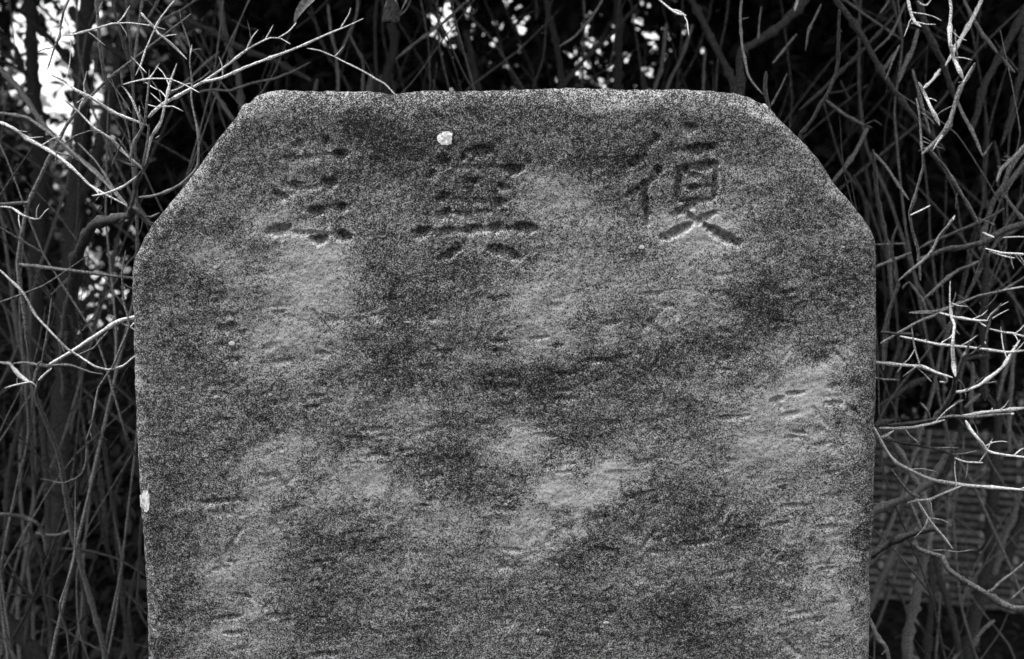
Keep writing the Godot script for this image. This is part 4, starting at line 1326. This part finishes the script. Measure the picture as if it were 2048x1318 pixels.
	br(1.73, 1.72, 4, 4, "pale", [1911, 916, 1924, 922, 1937, 925, 1967, 926])
	br(1.74, 1.74, 3, 4, "mid", [1868, 896, 1895, 896, 1918, 896], "twig")
	br(1.74, 1.74, 4, 4, "mid", [1906, 909, 1930, 908, 1955, 902], "twig")
	br(1.7, 1.71, 4, 6, "mid", [1783, 938, 1801, 963, 1819, 984, 1842, 995])
	stem(2.1, 1.85, 12, 16, "dark", [1913, 866, 1898, 900, 1885, 928, 1859, 965, 1827, 991, 1792, 1005, 1740, 1026, 1690, 1050])
	br(1.7, 1.69, 5, 4, "pale", [1816, 1006, 1838, 1001, 1860, 1000, 1888, 987, 1928, 971])
	br(1.7, 1.69, 6, 4, "pale", [1836, 1002, 1848, 1022, 1867, 1049, 1876, 1060, 1885, 1070, 1907, 1098])
	stem(2.2, 2.2, 12, 12, "mid", [1770, 870, 1792, 890, 1810, 921, 1824, 949, 1845, 984, 1864, 1030, 1862, 1074, 1858, 1100])
	stem(2.5, 2.5, 10, 11, "mid", [1860, 860, 1854, 900, 1848, 925, 1847, 963, 1850, 1050])
	br(2.1, 2.1, 6, 6, "mid", [1822, 1005, 1832, 1030, 1845, 1062])
	stem(1.85, 1.95, 11, 16, "dark", [1876, 1058, 1850, 1062, 1827, 1068, 1784, 1086, 1738, 1114, 1690, 1150])
	br(1.85, 1.85, 8, 14, "mid", [1830, 1090, 1838, 1098, 1885, 1116, 1897, 1138, 1928, 1161, 1974, 1187, 2002, 1205, 2026, 1215, 2056, 1217])
	br(1.9, 1.9, 3, 3, "mid", [1866, 1101, 1890, 1101, 1916, 1105, 1949, 1100])
	br(1.9, 1.9, 6, 4, "mid", [1984, 1184, 2002, 1164, 2028, 1145, 2056, 1122])
	stem(2.0, 2.0, 8, 9, "mid", [1734, 1228, 1745, 1250, 1757, 1278, 1779, 1320])
	br(2.4, 2.4, 8, 7, "mid", [1990, 1242, 1970, 1258, 1957, 1272, 1949, 1295])
	br(2.6, 2.6, 7, 6, "mid", [1905, 1322, 1915, 1312, 1922, 1304])
	br(2.0, 2.0, 5, 4, "mid", [2056, 1170, 2040, 1185, 2022, 1200])

	# trunks low on the right
	shrub = thing("bare_tree", Vector3(0.8, 0, -2.7), "pale mottled trunk rising before the foot of the brick wall", "tree")
	stem(2.6, 2.65, 15, 24, "mid", [1866, 1050, 1858, 1090, 1850, 1115, 1845, 1143, 1834, 1187, 1827, 1222, 1819, 1260, 1815, 1318])
	br(3.0, 3.0, 12, 15, "mid", [1820, 1035, 1806, 1065, 1792, 1100, 1775, 1140, 1757, 1178, 1738, 1230])
	br(2.8, 2.7, 20, 10, "dark", [1850, 1060, 1875, 980, 1900, 920, 1925, 850, 1945, 790])
	shrub = thing("bare_tree", Vector3(1.0, 0, -3.0), "forked black trunk at the right edge before the brick wall", "tree")
	stem(2.9, 2.9, 20, 26, "dark", [1996, 880, 1990, 950, 1984, 1030, 1981, 1082, 1979, 1135, 1963, 1187, 1949, 1260, 1935, 1318])
	br(2.9, 2.9, 24, 16, "dark", [1978, 1170, 2002, 1135, 2028, 1082, 2050, 1030, 2075, 950])
	br(2.85, 2.85, 13, 11, "mid", [1990, 1150, 2003, 1110, 2012, 1070, 2030, 1030, 2040, 980])
	br(2.9, 2.9, 16, 8, "dark", [1996, 880, 2000, 800, 2012, 720, 2005, 640])
	shrub = thing("bare_tree", Vector3(0.9, 0, -2.9), "slim black leaning stems between the two trunks by the wall", "tree")
	stem(2.8, 2.8, 12, 14, "dark", [1870, 1110, 1877, 1140, 1885, 1170, 1897, 1205, 1911, 1260, 1920, 1318])
	stem(2.9, 2.9, 12, 12, "dark", [1862, 1120, 1866, 1170, 1862, 1240, 1855, 1300])


func bushes() -> void:  # only the two darker barks: shade of the thicket painted into the stems
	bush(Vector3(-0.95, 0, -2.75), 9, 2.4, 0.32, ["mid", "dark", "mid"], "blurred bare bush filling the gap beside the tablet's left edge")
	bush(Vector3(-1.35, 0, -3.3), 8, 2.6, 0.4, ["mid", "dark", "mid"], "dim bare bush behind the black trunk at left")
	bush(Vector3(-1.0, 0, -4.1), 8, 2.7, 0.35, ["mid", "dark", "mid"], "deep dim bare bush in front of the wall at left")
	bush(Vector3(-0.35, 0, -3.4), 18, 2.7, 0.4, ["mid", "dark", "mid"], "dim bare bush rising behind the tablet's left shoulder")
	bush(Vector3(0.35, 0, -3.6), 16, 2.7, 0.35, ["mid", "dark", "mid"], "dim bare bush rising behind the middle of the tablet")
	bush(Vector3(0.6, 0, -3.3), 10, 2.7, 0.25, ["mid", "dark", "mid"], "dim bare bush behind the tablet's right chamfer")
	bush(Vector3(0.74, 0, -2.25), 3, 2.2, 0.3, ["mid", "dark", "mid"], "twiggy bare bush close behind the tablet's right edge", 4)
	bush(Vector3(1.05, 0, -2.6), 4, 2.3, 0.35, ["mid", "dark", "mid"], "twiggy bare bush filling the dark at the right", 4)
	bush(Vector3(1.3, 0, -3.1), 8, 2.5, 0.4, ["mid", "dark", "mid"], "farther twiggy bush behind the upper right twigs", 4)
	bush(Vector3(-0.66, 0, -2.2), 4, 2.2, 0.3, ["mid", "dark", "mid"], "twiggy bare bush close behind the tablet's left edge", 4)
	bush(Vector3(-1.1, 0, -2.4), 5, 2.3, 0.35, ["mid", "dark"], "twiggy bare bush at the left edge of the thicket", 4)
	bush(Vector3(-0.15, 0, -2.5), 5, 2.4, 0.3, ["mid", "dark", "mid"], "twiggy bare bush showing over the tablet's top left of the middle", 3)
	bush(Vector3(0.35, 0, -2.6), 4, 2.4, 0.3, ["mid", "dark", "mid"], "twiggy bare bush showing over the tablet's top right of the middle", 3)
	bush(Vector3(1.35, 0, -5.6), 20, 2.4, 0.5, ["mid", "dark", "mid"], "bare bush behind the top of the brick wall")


func small_things() -> void:
	# a narrow leaf hanging into the top of the picture
	var p := PackedVector3Array()
	var v := PackedVector3Array()
	var n := PackedVector3Array()
	var ix := PackedInt32Array()
	var mids := [[588, 48, 1], [591, 36, 6], [597, 23, 11], [606, 10, 14], [617, -2, 16], [630, -14, 15], [645, -24, 10], [658, -32, 2]]
	for i in mids.size():
		var m: Array = mids[i]
		var c := at(m[0], m[1], 1.6)
		var nx := at(mids[mini(i + 1, 7)][0], mids[mini(i + 1, 7)][1], 1.6) - at(mids[maxi(i - 1, 0)][0], mids[maxi(i - 1, 0)][1], 1.6)
		var s := nx.cross(Vector3(0.3, 0.2, 1)).normalized()
		var w: float = m[2] * 1.6 / F
		for k in [-1, 0, 1]:
			v.append(c + s * w * 0.62 * k + Vector3(0, 0, 0.0022 if k else 0.0))
			n.append((Vector3(0, 0.1, 1) - s * 0.3 * k).normalized())
	for i in 7:
		for k in 2:
			var a := i * 3 + k
			ix.append_array([a, a + 3, a + 1, a + 1, a + 3, a + 4])
	var t := thing("leaf", at(658, -32, 1.6), "narrow grey spotted leaf hanging at the top above the tablet's left part", "leaf")
	obj("blade", commit(v, n, ix), M.grey_leaf, t)
	obj("stalk", tube(PackedVector3Array([at(658, -32, 1.6), at(680, -52, 1.62), at(690, -90, 1.64)]), 0.0012, 0.002, 6), M.mid, t)
	# the black withered seed head at the top
	var h := thing("seed_head", at(782, -20, 1.95), "black withered seed head hanging at the top above the tablet", "seed head")
	var hv := PackedVector3Array()
	var hn := PackedVector3Array()
	var hi := PackedInt32Array()
	var prof := [[-30, 3], [-22, 6], [-10, 9], [2, 12], [16, 15], [30, 17], [40, 17.5], [44, 14], [43, 0.5]]
	for i in prof.size():
		for k in 14:
			var a := TAU * k / 14.0
			var r: float = prof[i][1] * 1.95 / F * (1.0 + 0.16 * sin(a * 3.0 + i * 0.4) + rng.randf_range(-0.05, 0.05))
			var c := at(782.0 - prof[i][0] * 0.05, prof[i][0], 1.95)
			hv.append(c + Vector3(cos(a) * r, rng.randf_range(-0.001, 0.001), sin(a) * r))
			hn.append(Vector3(cos(a), 0.2, sin(a)).normalized())
	for i in prof.size() - 1:
		for k in 14:
			var a := i * 14 + k
			var b := i * 14 + (k + 1) % 14
			hi.append_array([a, a + 14, b, b, a + 14, b + 14])
	obj("husk", commit(hv, hn, hi), M.dark, h)
	obj("stalk", tube(PackedVector3Array([at(783, -20, 1.95), at(790, -60, 1.97), at(785, -110, 2.0)]), 0.0025, 0.003, 6), M.dark, h)
	for s in [[800, 26, 806, 12, 815, -4], [797, 14, 792, 4, 788, -8], [767, 22, 770, 12, 774, 2]]:
		obj("bract", tube(PackedVector3Array([at(s[0], s[1], 1.93), at(s[2], s[3], 1.92), at(s[4], s[5], 1.94)]), 0.0012, 0.0008, 5), M.mid, h)
